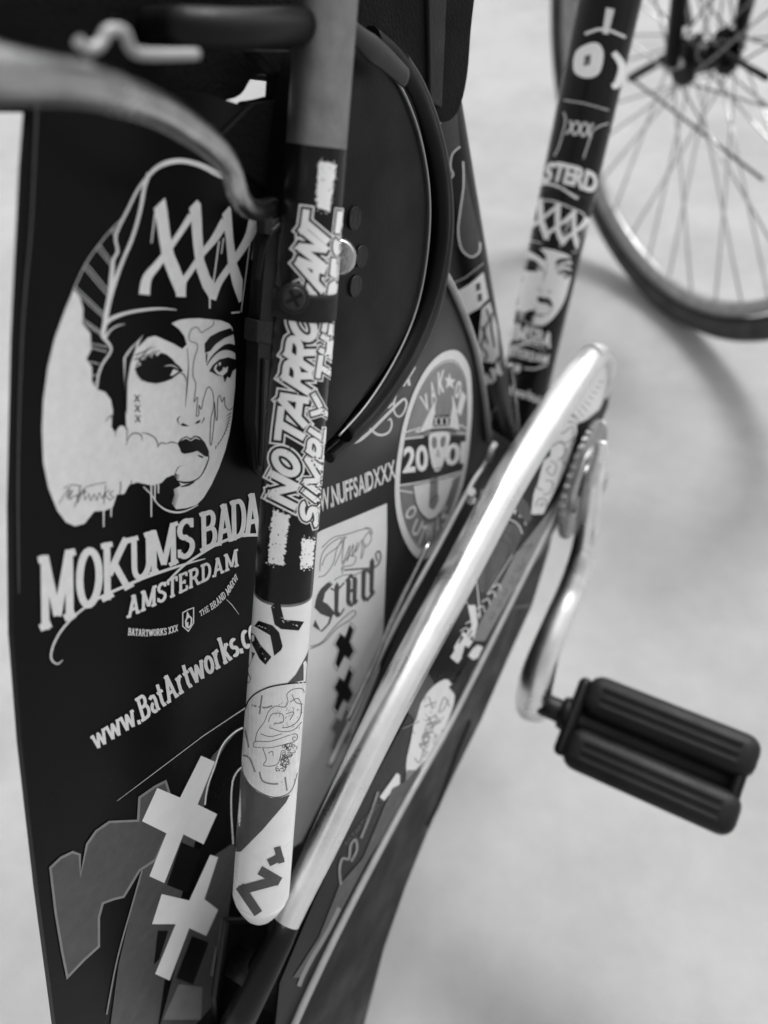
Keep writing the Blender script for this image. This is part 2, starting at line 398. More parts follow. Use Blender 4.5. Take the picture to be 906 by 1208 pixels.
# ---------------- artwork of the big left sticker
ZA = zc(80, 180, 220/906.); ZB = zc(110, 360, 180/836.); Z2 = zc(0, 180, 330/867.); Z4 = zc(0, 580, 330/906.); Z5 = zc(10, 860, 280/906.)
def portrait(d, L='grey_print', K='black_print', full=True):
    # cap outline
    cap = ZA([(795, 132), (730, 105), (660, 68), (600, 48), (540, 40), (480, 50), (430, 75), (390, 115), (340, 180), (290, 280), (245, 370), (232, 420), (242, 480), (222, 520), (215, 580), (205, 680), (188, 760), (180, 830), (170, 890), (185, 905)])
    d.stroke(cap, [7, 7, 6.5, 6, 6, 6, 5, 4, 3, 3.2, 3, 3, 3.2, 3.6, 5.2, 5, 4.5, 5.5, 5, 2], L, 5)
    d.stroke(ZA([(395, 100), (372, 170), (352, 280), (315, 410), (265, 530), (225, 640), (200, 740), (186, 830)]), [5, 4.4, 4, 4, 4, 5, 4, 3], L, 5)
    d.stroke(ZA([(186, 830), (215, 805), (290, 778), (380, 763), (460, 758), (528, 764)]), [4.5, 4.5, 3.5, 3, 2.2, .8], L, 5)
    d.stroke(ZA([(180, 900), (205, 865), (240, 842), (278, 833)]), [4, 2, 1.5, .5], L, 5)
    d.stroke(ZA([(795, 779), (835, 775)]), 1.8, L)
    # XXX
    d.fill(ZA([(418, 272), (472, 220), (483, 280), (498, 400), (515, 490), (545, 560), (575, 640), (572, 702), (528, 700), (524, 680), (490, 600), (460, 520), (440, 400), (425, 300)]), L)
    d.fill(ZA([(590, 270), (628, 230), (646, 250), (654, 400), (662, 520), (690, 600), (730, 660), (720, 715), (690, 712), (655, 655), (625, 570), (608, 440), (600, 330)]), L)
    d.fill(ZA([(750, 300), (785, 260), (793, 275), (805, 430), (822, 540), (850, 620), (845, 720), (832, 730), (800, 640), (778, 540), (768, 420), (755, 330)]), L)
    d.up()
    d.stroke(ZA([(600, 305), (545, 390), (490, 470), (435, 545), (385, 610), (372, 690)]), [8, 7, 7, 9, 11, 13], L, 4)
    d.stroke(ZA([(765, 330), (715, 415), (650, 495), (600, 570), (555, 640), (550, 700)]), [11, 9, 7, 7, 8, 12], L, 4)
    d.stroke(ZA([(905, 330), (885, 400), (845, 470), (790, 550), (735, 630), (700, 712)]), [13, 11, 9, 8, 8, 10], L, 4)
    for a, b, wd in [((425, 290), (406, 440), 1.8), ((735, 430), (705, 650), 2), ((757, 415), (746, 492), 1.6), ((690, 700), (690, 757), 2.2), ((885, 440), (842, 775), 1.2), ((905, 420), (893, 520), 1.2)]: d.stroke(ZA([a, b]), [wd, wd*.8], L)
    # face (light)
    face = ZB([(165, 290), (185, 258), (212, 225), (240, 200), (275, 162), (255, 196), (243, 232), (262, 215), (300, 178), (340, 168), (385, 188), (440, 212), (488, 240), (512, 215), (500, 170), (470, 130), (430, 100), (470, 82), (520, 74), (580, 72), (640, 78),
               (700, 84), (745, 102), (762, 124), (774, 200), (782, 330), (778, 440), (768, 540), (760, 620), (745, 710), (722, 800), (690, 890), (650, 980), (605, 1055), (565, 1095), (510, 1112), (455, 1118), (430, 1085), (445, 1040), (440, 1000), (480, 985),
               (440, 930), (380, 950), (300, 900), (200, 850), (180, 690), (178, 560), (170, 420)])
    d.fill(face, L)
    # smoke and egg
    egg = Z2([(228, 425), (200, 492), (170, 575), (148, 665), (134, 770), (130, 860), (134, 960), (150, 1040), (178, 1110), (205, 1146), (232, 1158), (262, 1150), (292, 1112), (325, 1110), (350, 1098), (362, 1060), (385, 1058), (400, 1030), (425, 1022), (470, 1032), (508, 1022), (530, 1000), (548, 980), (575, 978), (600, 960), (560, 905), (545, 900), (515, 905),
              (490, 900), (470, 885), (440, 870), (400, 875), (385, 848), (368, 846), (355, 866), (345, 850), (350, 800), (343, 765), (325, 742), (303, 735), (285, 712), (285, 665), (268, 640), (283, 610), (280, 560), (256, 530), (258, 485), (248, 450)])
    d.up(); d.fill(egg, L); d.up()
    # eye patch, brows
    d.fill(ZB([(228, 345), (262, 325), (250, 300), (285, 300), (300, 275), (320, 290), (335, 262), (350, 280), (370, 260), (400, 268), (430, 292), (455, 322), (470, 332), (492, 360), (462, 380), (430, 405), (390, 420), (345, 430), (300, 424), (262, 408), (240, 380)]), K)
    d.fill(ZB([(612, 262), (610, 212), (640, 172), (690, 145), (755, 125), (772, 158), (715, 182), (670, 215), (640, 252)]), K)
    for a, b in [((235, 335), (300, 230)), ((250, 300), (325, 215)), ((275, 300), (345, 240)), ((300, 290), (365, 250)), ((232, 275), (345, 225)), ((225, 300), (370, 245))]: d.stroke(ZB([a, b]), [1.6, .3], K)
    for x, y in [(228, 350), (236, 370), (246, 392), (262, 408)]: d.stroke(ZB([(x+20, y-5), (x-4, y+10)]), [2, .2], K)
    d.fill(ZB([(178, 290), (218, 232), (238, 205), (232, 240), (205, 320), (188, 420), (184, 600), (176, 560), (172, 420)]), K)
    # right eye
    d.stroke(ZB([(622, 330), (650, 285), (690, 248), (730, 230), (765, 235), (785, 262)]), [1, 2, 3, 7, 8, 3], K, 4)
    d.fill(ZB([(635, 362), (655, 328), (690, 298), (740, 285), (785, 300), (785, 345), (765, 360), (750, 400), (735, 392), (720, 425), (712, 390), (680, 385), (655, 370)]), K)
    d.stroke(ZB([(622, 265), (620, 315)]), [2, 1], K)
    # nose, drips
    d.stroke(ZB([(515, 235), (522, 330), (515, 430), (505, 560)]), [.7, .9, 1.6, .3], K, 4)
    d.stroke(ZB([(480, 372), (500, 385), (510, 420)]), [1, 1.4, .4], K, 4)
    if full: d.stroke(ZB([(660, 85), (655, 112), (610, 140), (592, 150), (570, 122), (540, 130), (525, 165), (530, 195), (565, 210), (572, 235), (552, 300), (545, 380), (562, 430), (558, 480), (553, 530), (572, 505), (565, 600), (578, 600), (580, 550), (592, 570), (605, 510), (630, 448), (655, 480), (660, 560), (645, 620), (640, 752), (650, 750), (665, 600), (664, 530), (672, 620), (680, 620), (682, 520), (695, 495), (705, 530), (718, 505), (722, 550), (745, 575), (765, 560)]), .85, K, 4)
    d.fill(ZB([(478, 655), (492, 645), (510, 655), (525, 662), (505, 664), (488, 662)]), K)
    d.fill(ZB([(556, 648), (575, 632), (590, 630), (580, 645), (565, 650)]), K)
    d.stroke(ZB([(478, 608), (462, 625), (472, 655)]), [.6, 1.4, .5], K, 4); d.stroke(ZB([(608, 615), (602, 635), (590, 648)]), [1.2, 1, .3], K, 4)
    # lips
    d.fill(ZB([(462, 758), (480, 732), (510, 718), (535, 730), (558, 714), (585, 722), (612, 752), (634, 800), (634, 832), (612, 828), (585, 808), (570, 798), (540, 808), (500, 815), (482, 808), (474, 785)]), K)
    d.fill(ZB([(548, 872), (575, 820), (605, 830), (590, 850)]), K)
    d.stroke(ZB([(636, 830), (615, 890), (585, 940), (545, 965), (500, 972), (450, 960)]), [1, 1.6, 1.2, 1.6, 2.4, 1], K, 5)
    d.stroke(ZB([(555, 968), (520, 985), (480, 995)]), [1, 2.6, 1], K, 3)
    for i in range(5): d.stroke(ZB([(475-i*3, 935+i*9), (445, 925+i*10)]), [.4, 2], K)
    d.stroke(ZB([(565, 870), (520, 880), (470, 885), (450, 920)]), .9, K, 4)
    d.fill(ZB([(350, 1070), (365, 985), (400, 945), (440, 932), (455, 958), (478, 990), (440, 1010), (420, 1050), (435, 1112), (400, 1108)]), K)
    for i in range(12):
        y = 1000+i*10; d.stroke(ZB([(425, y), (472-abs(i-5)*3, y-12)]), [1.6, .2], K)
    for i in range(11 if full else 0):
        t = i/10; x, y = 755-72*t*t-10*t, 590+180*t; d.stroke(ZB([(x, y), (x-24*(1-t)-4, y+22)]), [1.3, .2], K)
    for x, y in [(240, 510), (243, 566), (245, 622)]:
        d.stroke(ZB([(x-13, y-20), (x+13, y+20)]), 1.5, K); d.stroke(ZB([(x+13, y-18), (x-15, y+20)]), 1.3, K)
    # smoke scallops
    if full:
     for a in ([(180, 770), (195, 725), (225, 700), (262, 712), (268, 745)], [(265, 700), (300, 705), (335, 725), (352, 755), (355, 780)], [(355, 775), (372, 755), (400, 760)], [(400, 760), (430, 750), (462, 760)], [(120, 720), (128, 680), (155, 655), (185, 680), (182, 740)], [(65, 640), (100, 605), (105, 660)]):
        d.stroke(ZB(a), [.5]+[1.2]*(len(a)-2)+[.6], K, 4)
    d.up()
    # highlights
    d.fill(ZB([(422, 385), (440, 350), (470, 362), (452, 375), (434, 386)]), L); d.stroke(ZB([(390, 335), (430, 330), (470, 350)]), [.4, 1.2, .4], L, 3)
    d.fill(ZB([(660, 352), (668, 330), (682, 322), (672, 350), (690, 368), (708, 355), (712, 338), (722, 345), (738, 335), (735, 365), (708, 388), (680, 378)]), L)
    d.fill(ZB([(686, 318), (698, 310), (700, 328), (690, 332)]), L)
    d.stroke(ZB([(482, 742), (510, 728), (535, 742), (560, 726), (585, 738)]), [.6, 1.4, .9, 1.6, .5], L, 3)
    d.fill(ZB([(470, 885), (520, 868), (560, 820), (600, 840), (595, 870), (560, 900), (480, 900)]), L)
    d.stroke(ZB([(275, 995), (320, 1040), (350, 1085), (395, 1120), (450, 1135), (505, 1128), (575, 1095)]), [1.2, 1.4, 1.4, 2, 2.2, 1.8, .8], L, 4)
    for x, y0, y1 in [(318, 985, 1160), (338, 975, 1075), (357, 965, 1030), (57, 1120, 1215), (98, 1110, 1160)]: d.stroke(ZB([(x, y0), (x, y1)]), [2, 1.3], L)
    d.stroke(ZB([(150, 965), (150, 1000), (145, 1040)]), 1, K); d.stroke(ZB([(210, 960), (205, 1000)]), 1, K)
    if full:
        # radiating bars between cap and egg
        d.stroke(Z2([(378, 205), (340, 245), (300, 295), (262, 352), (228, 425)]), .9, L, 4)
        for a, b in [((345, 240), (358, 262)), ((352, 232), (362, 250)), ((300, 295), (347, 355)), ((308, 285), (347, 340)), ((262, 357), (335, 445)), ((270, 348), (338, 430)), ((232, 415), (328, 505)), ((228, 425), (322, 512)), ((256, 515), (312, 555)), ((262, 528), (310, 563)), ((280, 592), (335, 602)), ((280, 604), (332, 618)), ((276, 648), (308, 655)), ((282, 690), (300, 690)), ((284, 714), (298, 714))]: d.stroke(Z2([a, b]), .9, L)
        d.stroke(Z2([(322, 575), (345, 610), (318, 655), (305, 690), (300, 730)]), [4, 2.5, 2.5, 2.5, 2], L, 4)
        d.up()
        # signature
        for a in ([(182, 1088), (215, 1040), (208, 1070), (225, 1045), (214, 1075), (236, 1062), (240, 1078)], [(196, 1040), (225, 1030), (252, 1035)], [(250, 1030), (240, 1085), (262, 1045), (262, 1075), (275, 1060)], [(240, 1062), (270, 1050)], [(230, 1100), (262, 1040), (330, 1022)],
                  [(275, 1055), (282, 1078), (292, 1058), (300, 1078), (308, 1055), (318, 1072), (326, 1050)], [(328, 1030), (322, 1090)], [(340, 1045), (326, 1060), (342, 1078)], [(352, 1048), (340, 1058), (352, 1068), (340, 1078)]): d.stroke(Z2(a), .8, K, 4)
def wordmarks(d, L='grey_print', K='black_print'):
    base = [(47, 746), (89, 728), (147, 697), (178, 680), (226, 656), (262, 642), (306, 628)]
    top = [(44, 657), (89, 647), (122, 641), (147, 637), (178, 627), (226, 609), (262, 596), (306, 578)]
    def xx(p): return [(a, b) for a, b in p]
    # letters with their own slots (photo x positions)
    sl = [('M', 46, 90, 1.), ('O', 90, 122, 1), ('K', 119, 158, 1), ('U', 153, 182, 1), ('M', 176, 211, 1), ('S', 208, 231, 1), ('B', 236, 257, 1), ('A', 254, 277, 1), ('D', 272, 292, 1), ('A', 287, 310, 1), ('S', 310, 325, 1), ('S', 326, 340, 1)]
    bx = np.array(base); tx = np.array(top)
    for c, a, b, _ in sl:
        B = [(a, np.interp(a, bx[:, 0], bx[:, 1])), (b, np.interp(b, bx[:, 0], bx[:, 1]))]
        T = [(a-1, np.interp(a, tx[:, 0], tx[:, 1])), (b-1, np.interp(b, tx[:, 0], tx[:, 1]))]
        if a > 300: continue
        slab(d, c, B, T, L, th=.15, thin=.10)
    slab(d, 'AMSTERDAM', [(149, 730), (180, 716), (215, 699), (250, 682), (282, 667.4)], [(150, 705), (180, 692), (215, 676), (250, 661), (280.5, 647)], L, th=.17, thin=.13, k=.92)
    slab(d, 'BATARTWORKS XXX', Z4([(414, 465), (480, 469), (540, 464), (577, 451)]), Z4([(416, 441), (480, 447), (540, 441), (576, 430)]), L, th=.17, thin=.12)
    slab(d, 'THE BRAND MMXVI', Z4([(648, 405), (700, 375), (740, 335), (770, 283)]), Z4([(645, 388), (690, 356), (730, 316), (764, 265)]), L, th=.15, thin=.12)
    d.stroke(Z4([(592, 392), (610, 382), (627, 376), (627, 425), (610, 452), (592, 436)]), 1.3, L, closed=True)
    d.stroke(Z4([(604, 440), (602, 418), (612, 405), (620, 412), (618, 432), (608, 440), (608, 422)]), 2, L, 4); d.fill(Z4([(603, 408), (606, 386), (616, 404)]), L)
    d.up()
    d.stroke(Z4([(204, 545), (185, 558), (166, 540), (172, 500), (200, 448), (250, 395), (320, 345), (400, 308), (470, 278), (545, 252), (610, 232), (665, 217)]), [.6, 1.6, 2, 2.2, 2.4, 2.6, 3, 3.4, 3.4, 3.2, 2.4, 1], L, 5)
    d.stroke(Z4([(535, 298), (565, 268), (600, 236), (650, 202), (700, 172), (760, 147), (800, 141), (850, 140)]), [1, 2.5, 2.5, 3, 3.2, 3.4, 3.6, 3.8], L, 5)
def web(d, L='grey_print'):
    slab(d, 'www.BatArtworks.com', [(112, 886), (171, 850), (218, 816), (300, 760), (322, 744)], [(104, 861), (163, 822), (210, 786), (293, 728), (315, 712)], L, th=.165, thin=.12, t0=0, t1=1.0)
d = Decal('sticker', PAN, guard, ['grey_print', 'black_print', 'dim_print'], 3e-4, label='large black sticker of a woman in a cap reading MOKUMS BADASS AMSTERDAM')
portrait(d); d.up(); wordmarks(d); web(d)
d.stroke([(138, 945), (170, 921), (240, 868), (300, 828)], [.3, .5, .7, .7], 'grey_print')
d.stroke([(267, 707), (274, 714), (282, 725)], [.4, .7, .3], 'grey_print')
d.done()

# lower sticker: grey outlined letter shape and the three crosses
d = Decal('sticker', PAN, guard, ['dim_print', 'mid_print', 'sticker_white', 'black_print'], 4e-4, label='grey lettering sticker with two white crosses and black squares')
nshape = Z5([(160, 530), (200, 492), (245, 470), (272, 480), (275, 560), (300, 440), (335, 390), (385, 355), (450, 352), (495, 350), (500, 262), (560, 220), (600, 200), (640, 330), (560, 500), (500, 540), (470, 590), (440, 640), (400, 650), (360, 665), (345, 720), (345, 830), (290, 880), (225, 948), (205, 850), (180, 700)])
d.fill(nshape, 'dim_print'); d.up(); d.stroke(nshape, 2.8, 'mid_print', closed=True)
d.fill(Z5([(880, 0), (830, 60), (790, 130), (750, 280), (700, 480), (620, 800), (560, 1200), (380, 1200), (420, 900), (500, 560), (640, 330), (780, 100)]), 'dim_print')
d.stroke(Z5([(510, 540), (470, 680), (415, 880), (375, 1090)]), 1.8, 'mid_print', 4)
d.stroke(Z5([(895, -5), (860, 15), (815, 65), (785, 150), (760, 220), (750, 290)]), 1.6, 'sticker_white', 4)
d.stroke(Z5([(905, 140), (880, 155), (856, 200), (850, 300), (858, 440)]), 1.4, 'sticker_white', 4)
d.fill(Z5([(905, 145), (882, 158), (858, 200), (852, 300), (860, 480), (905, 480)]), 'black_print')
d.fill(Z5([(905, 470), (860, 560), (840, 700), (790, 1100), (640, 1200), (560, 1200), (640, 900), (760, 500), (850, 440)]), 'dim_print')
d.up(); d.up()
def cross(pts): d.fill(Z5(pts), 'sticker_white')
cross([(735, 102), (788, 125), (722, 288), (796, 325), (745, 440), (668, 402), (595, 588), (538, 562), (603, 398), (510, 352), (568, 225), (655, 262)])
cross([(770, 480), (800, 490), (748, 650), (800, 690), (755, 790), (690, 760), (615, 960), (560, 935), (638, 745), (548, 745), (585, 630), (690, 655)])
d.fill(Z5([(660, 432), (735, 465), (680, 625), (605, 595)]), 'black_print'); d.fill(Z5([(700, 790), (765, 815), (705, 975), (640, 950)]), 'black_print'); d.fill(Z5([(570, 770), (610, 770), (575, 880), (555, 900)]), 'black_print')
d.fill(Z5([(650, 975), (740, 985), (735, 1110), (590, 1110)]), 'mid_print'); d.fill(Z5([(790, 830), (830, 830), (800, 960), (770, 940)]), 'mid_print')
d.done()

# web address, script and round badge on the front half
d = Decal('sticker', PAN, guard, ['grey_print'], 3e-4, label='light web address NUFFSAIDXXX printed beside the seat stay')
sans(d, 'WWW.NUFFSAIDXXX', [(352, 612), (386, 600), (426, 583), (466.5, 563)], [(350, 586), (385, 574.5), (425, 560), (465, 542)], 'grey_print', off=.035, gap=.12)
d.done()
ZG = zc(370, 350, 150/671.)
d = Decal('sticker', PAN, guard, ['grey_print', 'white_print'], 3.5e-4, label='white script lettering curving along the round cover')
d.stroke(ZG([(190, 712), (183, 740), (205, 768), (245, 755), (300, 710), (360, 650), (410, 600), (450, 560), (480, 540), (490, 570), (470, 620), (445, 632), (425, 605), (425, 560), (440, 500), (460, 415)]), [1, 2.5, 3.5, 4, 3.6, 3.4, 3.4, 3, 2.6, 2.4, 2, 2, 2, 2.2, 2, .8], 'grey_print', 5)
d.stroke(ZG([(250, 655), (290, 690), (340, 728), (390, 720), (412, 680), (405, 645), (392, 655)]), [1, 2.6, 3, 2.4, 2, 2, 1], 'grey_print', 5)
d.stroke(ZG([(410, 500), (385, 560), (395, 582), (425, 555)]), [1, 3, 3, 2], 'grey_print', 4); d.stroke(ZG([(318, 600), (352, 560)]), [4, 1], 'grey_print'); d.stroke(ZG([(345, 592), (378, 545)]), [4, 1], 'grey_print')
d.up()
d.stroke(ZG([(490, 375), (505, 470)]), [4, 3], 'grey_print'); d.stroke(ZG([(535, 370), (470, 470)]), [3, 4.5], 'grey_print')
d.stroke(ZG([(515, 270), (548, 330)]), [3, 3], 'grey_print'); d.stroke(ZG([(578, 235), (520, 335)]), [2, 4], 'grey_print')
d.stroke(ZG([(628, 95), (610, 140)]), [1, 2.4], 'grey_print'); d.stroke(ZG([(606, 160), (590, 208)]), [2.4, 1], 'grey_print')
d.done()

ZF = zc(450, 380, 150/604.)
d = Decal('sticker', PAN, guard, ['grey_print', 'mid_print', 'vinyl2', 'sticker_white', 'black_print'], 5e-4, label='oval badge sticker with a hatted skull and the number 2001')
def ell(pts): return [tuple(p) for p in cspline(ZF(pts), 6)]
ov = [(340, 132), (385, 155), (420, 225), (430, 330), (428, 470), (412, 640), (388, 770), (345, 900), (290, 1030), (230, 1110), (185, 1127), (140, 1090), (95, 1000), (68, 880), (65, 740), (82, 600), (105, 480), (150, 340), (210, 225), (275, 155)]
d.fill(ell(ov), 'grey_print')
cc = np.mean(np.array(ov), 0)
def scl(k, kx=None): return [(cc[0]+(a-cc[0])*(kx or k), cc[1]+(b-cc[1])*k) for a, b in ov]
d.up(); d.stroke(ell(scl(.90, .86)), .9, 'black_print', closed=True); d.fill(ell(scl(.885, .85)), 'mid_print')
d.up()
d.fill(ZF([(112, 560), (250, 535), (400, 540), (398, 630), (385, 700), (240, 745), (88, 775), (95, 660)]), 'vinyl2')
d.up()
for a in ([(110, 525), (185, 500), (165, 520), (235, 520)], [(105, 555), (200, 545)], [(345, 500), (380, 490), (408, 510)], [(355, 525), (408, 530)], [(88, 775), (160, 765), (240, 750), (380, 710)], [(88, 800), (150, 810)], [(335, 745), (380, 720)]): d.stroke(ZF(a), 1.8, 'grey_print')
sans(d, '20', ZF([(105, 712), (220, 700)]), ZF([(110, 592), (215, 580)]), 'sticker_white', off=.045, gap=.1)
sans(d, '01', ZF([(305, 680), (392, 665)]), ZF([(310, 580), (395, 565)]), 'sticker_white', off=.045, gap=.1)
# upper arc letters / lower arc letters
for ch, q in [('V', ((205, 430), (235, 405), (180, 350), (212, 335))), ('A', ((240, 390), (262, 370), (225, 290), (250, 270))), ('K', ((272, 350), (300, 340), (268, 235), (300, 220))), ('0', ((345, 350), (365, 365), (362, 270), (385, 285))), ('1', ((362, 425), (375, 440), (385, 325), (400, 345)))]:
    sans(d, ch, ZF([q[0], q[1]]), ZF([q[2], q[3]]), 'grey_print', off=.03)
d.fill(ZF([(322, 240), (330, 270), (352, 272), (338, 292), (345, 318), (322, 300), (306, 318), (312, 285), (300, 265), (318, 265)]), 'grey_print')
for ch, q in [('O', ((105, 920), (140, 940), (150, 860), (175, 890))), ('U', ((140, 1000), (170, 1020), (170, 930), (200, 945))), ('T', ((165, 1050), (190, 1060), (200, 960), (225, 965))), ('W', ((205, 1045), (245, 1030), (215, 955), (250, 945))), ('A', ((255, 1020), (275, 1000), (255, 925), (280, 905))), ('S', ((290, 980), (315, 940), (285, 905), (310, 860)))]:
    sans(d, ch, ZF([q[0], q[1]]), ZF([q[2], q[3]]), 'grey_print', off=.03)
d.fill(ZF([(150, 780), (230, 760), (340, 735), (330, 800), (300, 880), (260, 925), (225, 937), (185, 905), (160, 850)]), 'grey_print')
d.fill(ZF([(180, 525), (240, 400), (275, 345), (340, 350), (360, 430), (370, 515), (330, 500), (240, 505)]), 'grey_print')
d.up()
d.fill(ZF([(265, 350), (300, 330), (335, 340), (338, 400), (330, 440), (255, 445), (255, 400)]), 'mid_print'); d.fill(ZF([(248, 445), (328, 440), (325, 495), (243, 500)]), 'black_print')
d.stroke(ZF([(182, 528), (240, 515), (310, 512), (370, 520)]), 1.4, 'black_print', 3)
d.fill(ell([(235, 530), (320, 525), (318, 590), (300, 650), (280, 700), (250, 705), (232, 640), (226, 580)]), 'grey_print'); d.fill(ZF([(232, 740), (270, 740), (265, 860), (250, 890), (225, 880)]), 'mid_print')
d.up()
for x in (248, 275, 302): sans(d, 'X', ZF([(x, 497), (x+21, 495)]), ZF([(x, 447), (x+21, 445)]), 'grey_print', off=.03)
d.fill(ell([(245, 545), (262, 555), (262, 590), (248, 600), (238, 575)]), 'mid_print'); d.fill(ell([(285, 548), (305, 545), (300, 585), (285, 595), (280, 570)]), 'mid_print')
d.stroke(ZF([(262, 640), (268, 605), (275, 640)]), .9, 'black_print'); d.stroke(ZF([(232, 680), (250, 700), (285, 690)]), .9, 'black_print'); d.stroke(ZF([(228, 765), (262, 760)]), .9, 'black_print'); d.stroke(ZF([(150, 780), (165, 860), (190, 910), (225, 940), (262, 925), (300, 880), (335, 780)]), 1, 'black_print', 4)
d.stroke(ZF([(232, 860), (265, 820), (268, 850), (240, 890)]), .9, 'black_print', 3)
d.done()

# white card with blackletter and crosses
ZH = zc(340, 580, 130/491.)
d = Decal('sticker', PAN, guard, ['sticker_white', 'mid_print', 'black_print', 'dim_print'], 4e-4, label='white sticker with blackletter words and a column of black crosses')
d.fill(ZH([(60, 225), (150, 172), (440, 52), (440, 200), (425, 600), (405, 800), (250, 1180), (130, 1420), (60, 1560), (-60, 1640), (-60, 900)]), 'sticker_white')
d.up()
K, G2 = 'dim_print', 'mid_print'
for a in ([(140, 355), (150, 280), (190, 230), (240, 205), (215, 260), (200, 320), (165, 370), (135, 380)], [(150, 330), (170, 285), (215, 250), (260, 200)], [(205, 330), (235, 265), (250, 200), (240, 320), (275, 240), (262, 310), (290, 235), (285, 290), (310, 225)], [(310, 225), (300, 270), (330, 215), (325, 300), (345, 230)], [(345, 250), (370, 215), (360, 180), (335, 215), (340, 250)], [(235, 350), (265, 290), (300, 290), (290, 325), (250, 335), (240, 365)], [(150, 190+60), (200, 205), (260, 190), (350, 165), (370, 195)], [(340, 160), (368, 165), (375, 190)]):
    d.stroke(ZH(a), 1.1, G2, 5)
d.up()
d.fill(ZH([(175, 405), (140, 440), (125, 480), (120, 520), (145, 545), (185, 560), (175, 590), (145, 620), (120, 570), (110, 600), (150, 625), (185, 590), (205, 535), (175, 500), (155, 490), (165, 450), (200, 410)]), K)
for x, y0, y1 in [(215, 410, 550), (268, 390, 500), (296, 382, 495), (335, 350, 480), (372, 300, 455)]:
    d.fill(ZH([(x-9, y0+12), (x+3, y0-8), (x+12, y0+10), (x+8, y1-18), (x+16, y1-8), (x+2, y1+12), (x-10, y1-8)]), K)
for a in ([(262, 395), (280, 372), (300, 400)], [(262, 452), (296, 432)], [(262, 498), (282, 508), (298, 486)], [(330, 372), (352, 348), (372, 372)], [(332, 472), (352, 484), (372, 458)]): d.stroke(ZH(a), 2.8, K)
for a in ([(190, 430), (215, 440), (250, 405)], [(255, 400), (275, 380), (298, 392)], [(262, 455), (290, 440)], [(335, 365), (352, 350), (375, 360)], [(200, 540), (225, 555), (250, 520)], [(250, 350), (300, 345), (370, 340), (400, 325), (412, 290), (405, 265), (390, 280), (398, 310)], [(340, 470), (355, 480), (380, 455)]): d.stroke(ZH(a), 1.8, K, 3)
d.stroke(ZH([(100, 690), (150, 670), (200, 610), (250, 560), (290, 530), (300, 545), (270, 575), (215, 610), (160, 670), (100, 700)]), 1., K, 4)
d.stroke(ZH([(190, 400), (150, 430), (128, 470), (118, 520)]), .8, K, 3); d.stroke(ZH([(205, 395), (245, 372), (300, 370), (350, 340)]), .8, K, 3)
for cx, cy, m in [(252, 690, 'black_print'), (248, 885, 'black_print'), (236, 1065, 'mid_print')]:
    cr = [(cx+22, cy-98), (cx+40, cy-75), (cx+22, cy-22), (cx+40, cy+20), (cx+20, cy+55), (cx-2, cy+38), (cx-28, cy+98), (cx-42, cy+75), (cx-25, cy+15), (cx-42, cy-12), (cx-20, cy-55), (cx+2, cy-38)]
    d.stroke(ZH([(cx+(a-cx)*1.22, cy+(b-cy)*1.1) for a, b in cr]), .6, 'dim_print', closed=True)
    d.fill(ZH(cr), m)
d.done()

# ---------------- moulded round cover
dp = [(337, 556), (340, 300), (352, 130), (372, 62), (420, 48), (455, 70), (481, 105), (498, 160), (507, 215), (509, 262), (504, 305), (490, 355), (468, 405), (440, 450), (405, 500), (385, 522), (355, 546)]
cover = prism('round_cover', cspline(dp, 5), PX+.0115, PX+.0002, M['disc'], bike, .002, 2)
cover['label'] = 'round black moulded wheel cover behind the seat stay'
lp = [(405, 512), (440, 474), (475, 422), (500, 368), (514, 315), (520, 262), (517, 210), (505, 155), (486, 105), (462, 68), (436, 46)]
sweep('rim_lip', [onx(a, b, PX+.010) for a, b in spline(lp, 6)], .0045, M['disc'], cover, 12)
lp2 = [(400, 514), (432, 478), (464, 428), (488, 375), (501, 322), (507, 262), (505, 210), (494, 155), (476, 108), (455, 78)]
sweep('rim_highlight', [onx(a, b, PX+.0125) for a, b in spline(lp2, 6)], .0005, M['wire'], cover, 8)  # highlight along the inner lip, modelled as a thin grey bead
lp3 = [(388, 540), (420, 512), (452, 477), (488, 422), (512, 368), (524, 315), (529, 262), (525, 205), (513, 150), (494, 100), (475, 70)]
sweep('outer_lip', [onx(a, b, PX+.004) for a, b in spline(lp3, 6)], .0028, M['vinyl2'], cover, 10)
for k, (x, y) in enumerate([(416, 257), (424, 302), (417, 337)]):
    sweep('rubber_stud', [onx(x, y, PX+.011), onx(x, y, PX+.011)+np.array([.0015, 0, 0])], .0044, M['rubber'], cover, 18)
# clamp at the end of the lip and the blurred fitting up top
fit = sweep('lip_bracket', [onx(a, b, PX+.02) for a, b in spline([(402, 20), (428, 48), (455, 70), (478, 92)], 5)], list(np.interp(range(16), [0, 7, 15], [.002, .0045, .0035])), M['vinyl2'], bike, 12, (.5, 1))
# chrome key cap beside the stay
sweep('lock_knob', [onx(398, 303, .050), onx(398, 303, .056), onx(398, 303, .058)], [.0074, .0070, .0058], M['dull'], bike, 28)

# ---------------- frame lock housing left of the stay
lk = prism('frame_lock', [(311, 287), (318, 268), (330, 256), (352, 252), (352, 555), (332, 562), (314, 566), (303, 556), (301, 500), (305, 400)], .0435, .038, M['black'], bike, .0018, 3)
lk['label'] = 'black plastic lock housing strapped behind the seat stay'
prism('lock_band', [(303, 378), (352, 384), (352, 412), (302, 404)], .0447, .039, M['rubber'], lk, .0006, 2)
prism('lock_rib', [(312, 424), (318, 424), (314, 552), (308, 550)], .0447, .042, M['rubber'], lk, .0006, 2)
sweep('lock_cable', [onx(a, b, .044) for a, b in spline([(304, 330), (309, 300), (317, 278), (330, 264)], 6)], .0009, M['rubber'], lk, 10)
prism('lock_tongue', [(311, 250), (322, 250), (322, 278), (312, 276)], .0455, .042, M['rubber'], lk, .0004, 2)

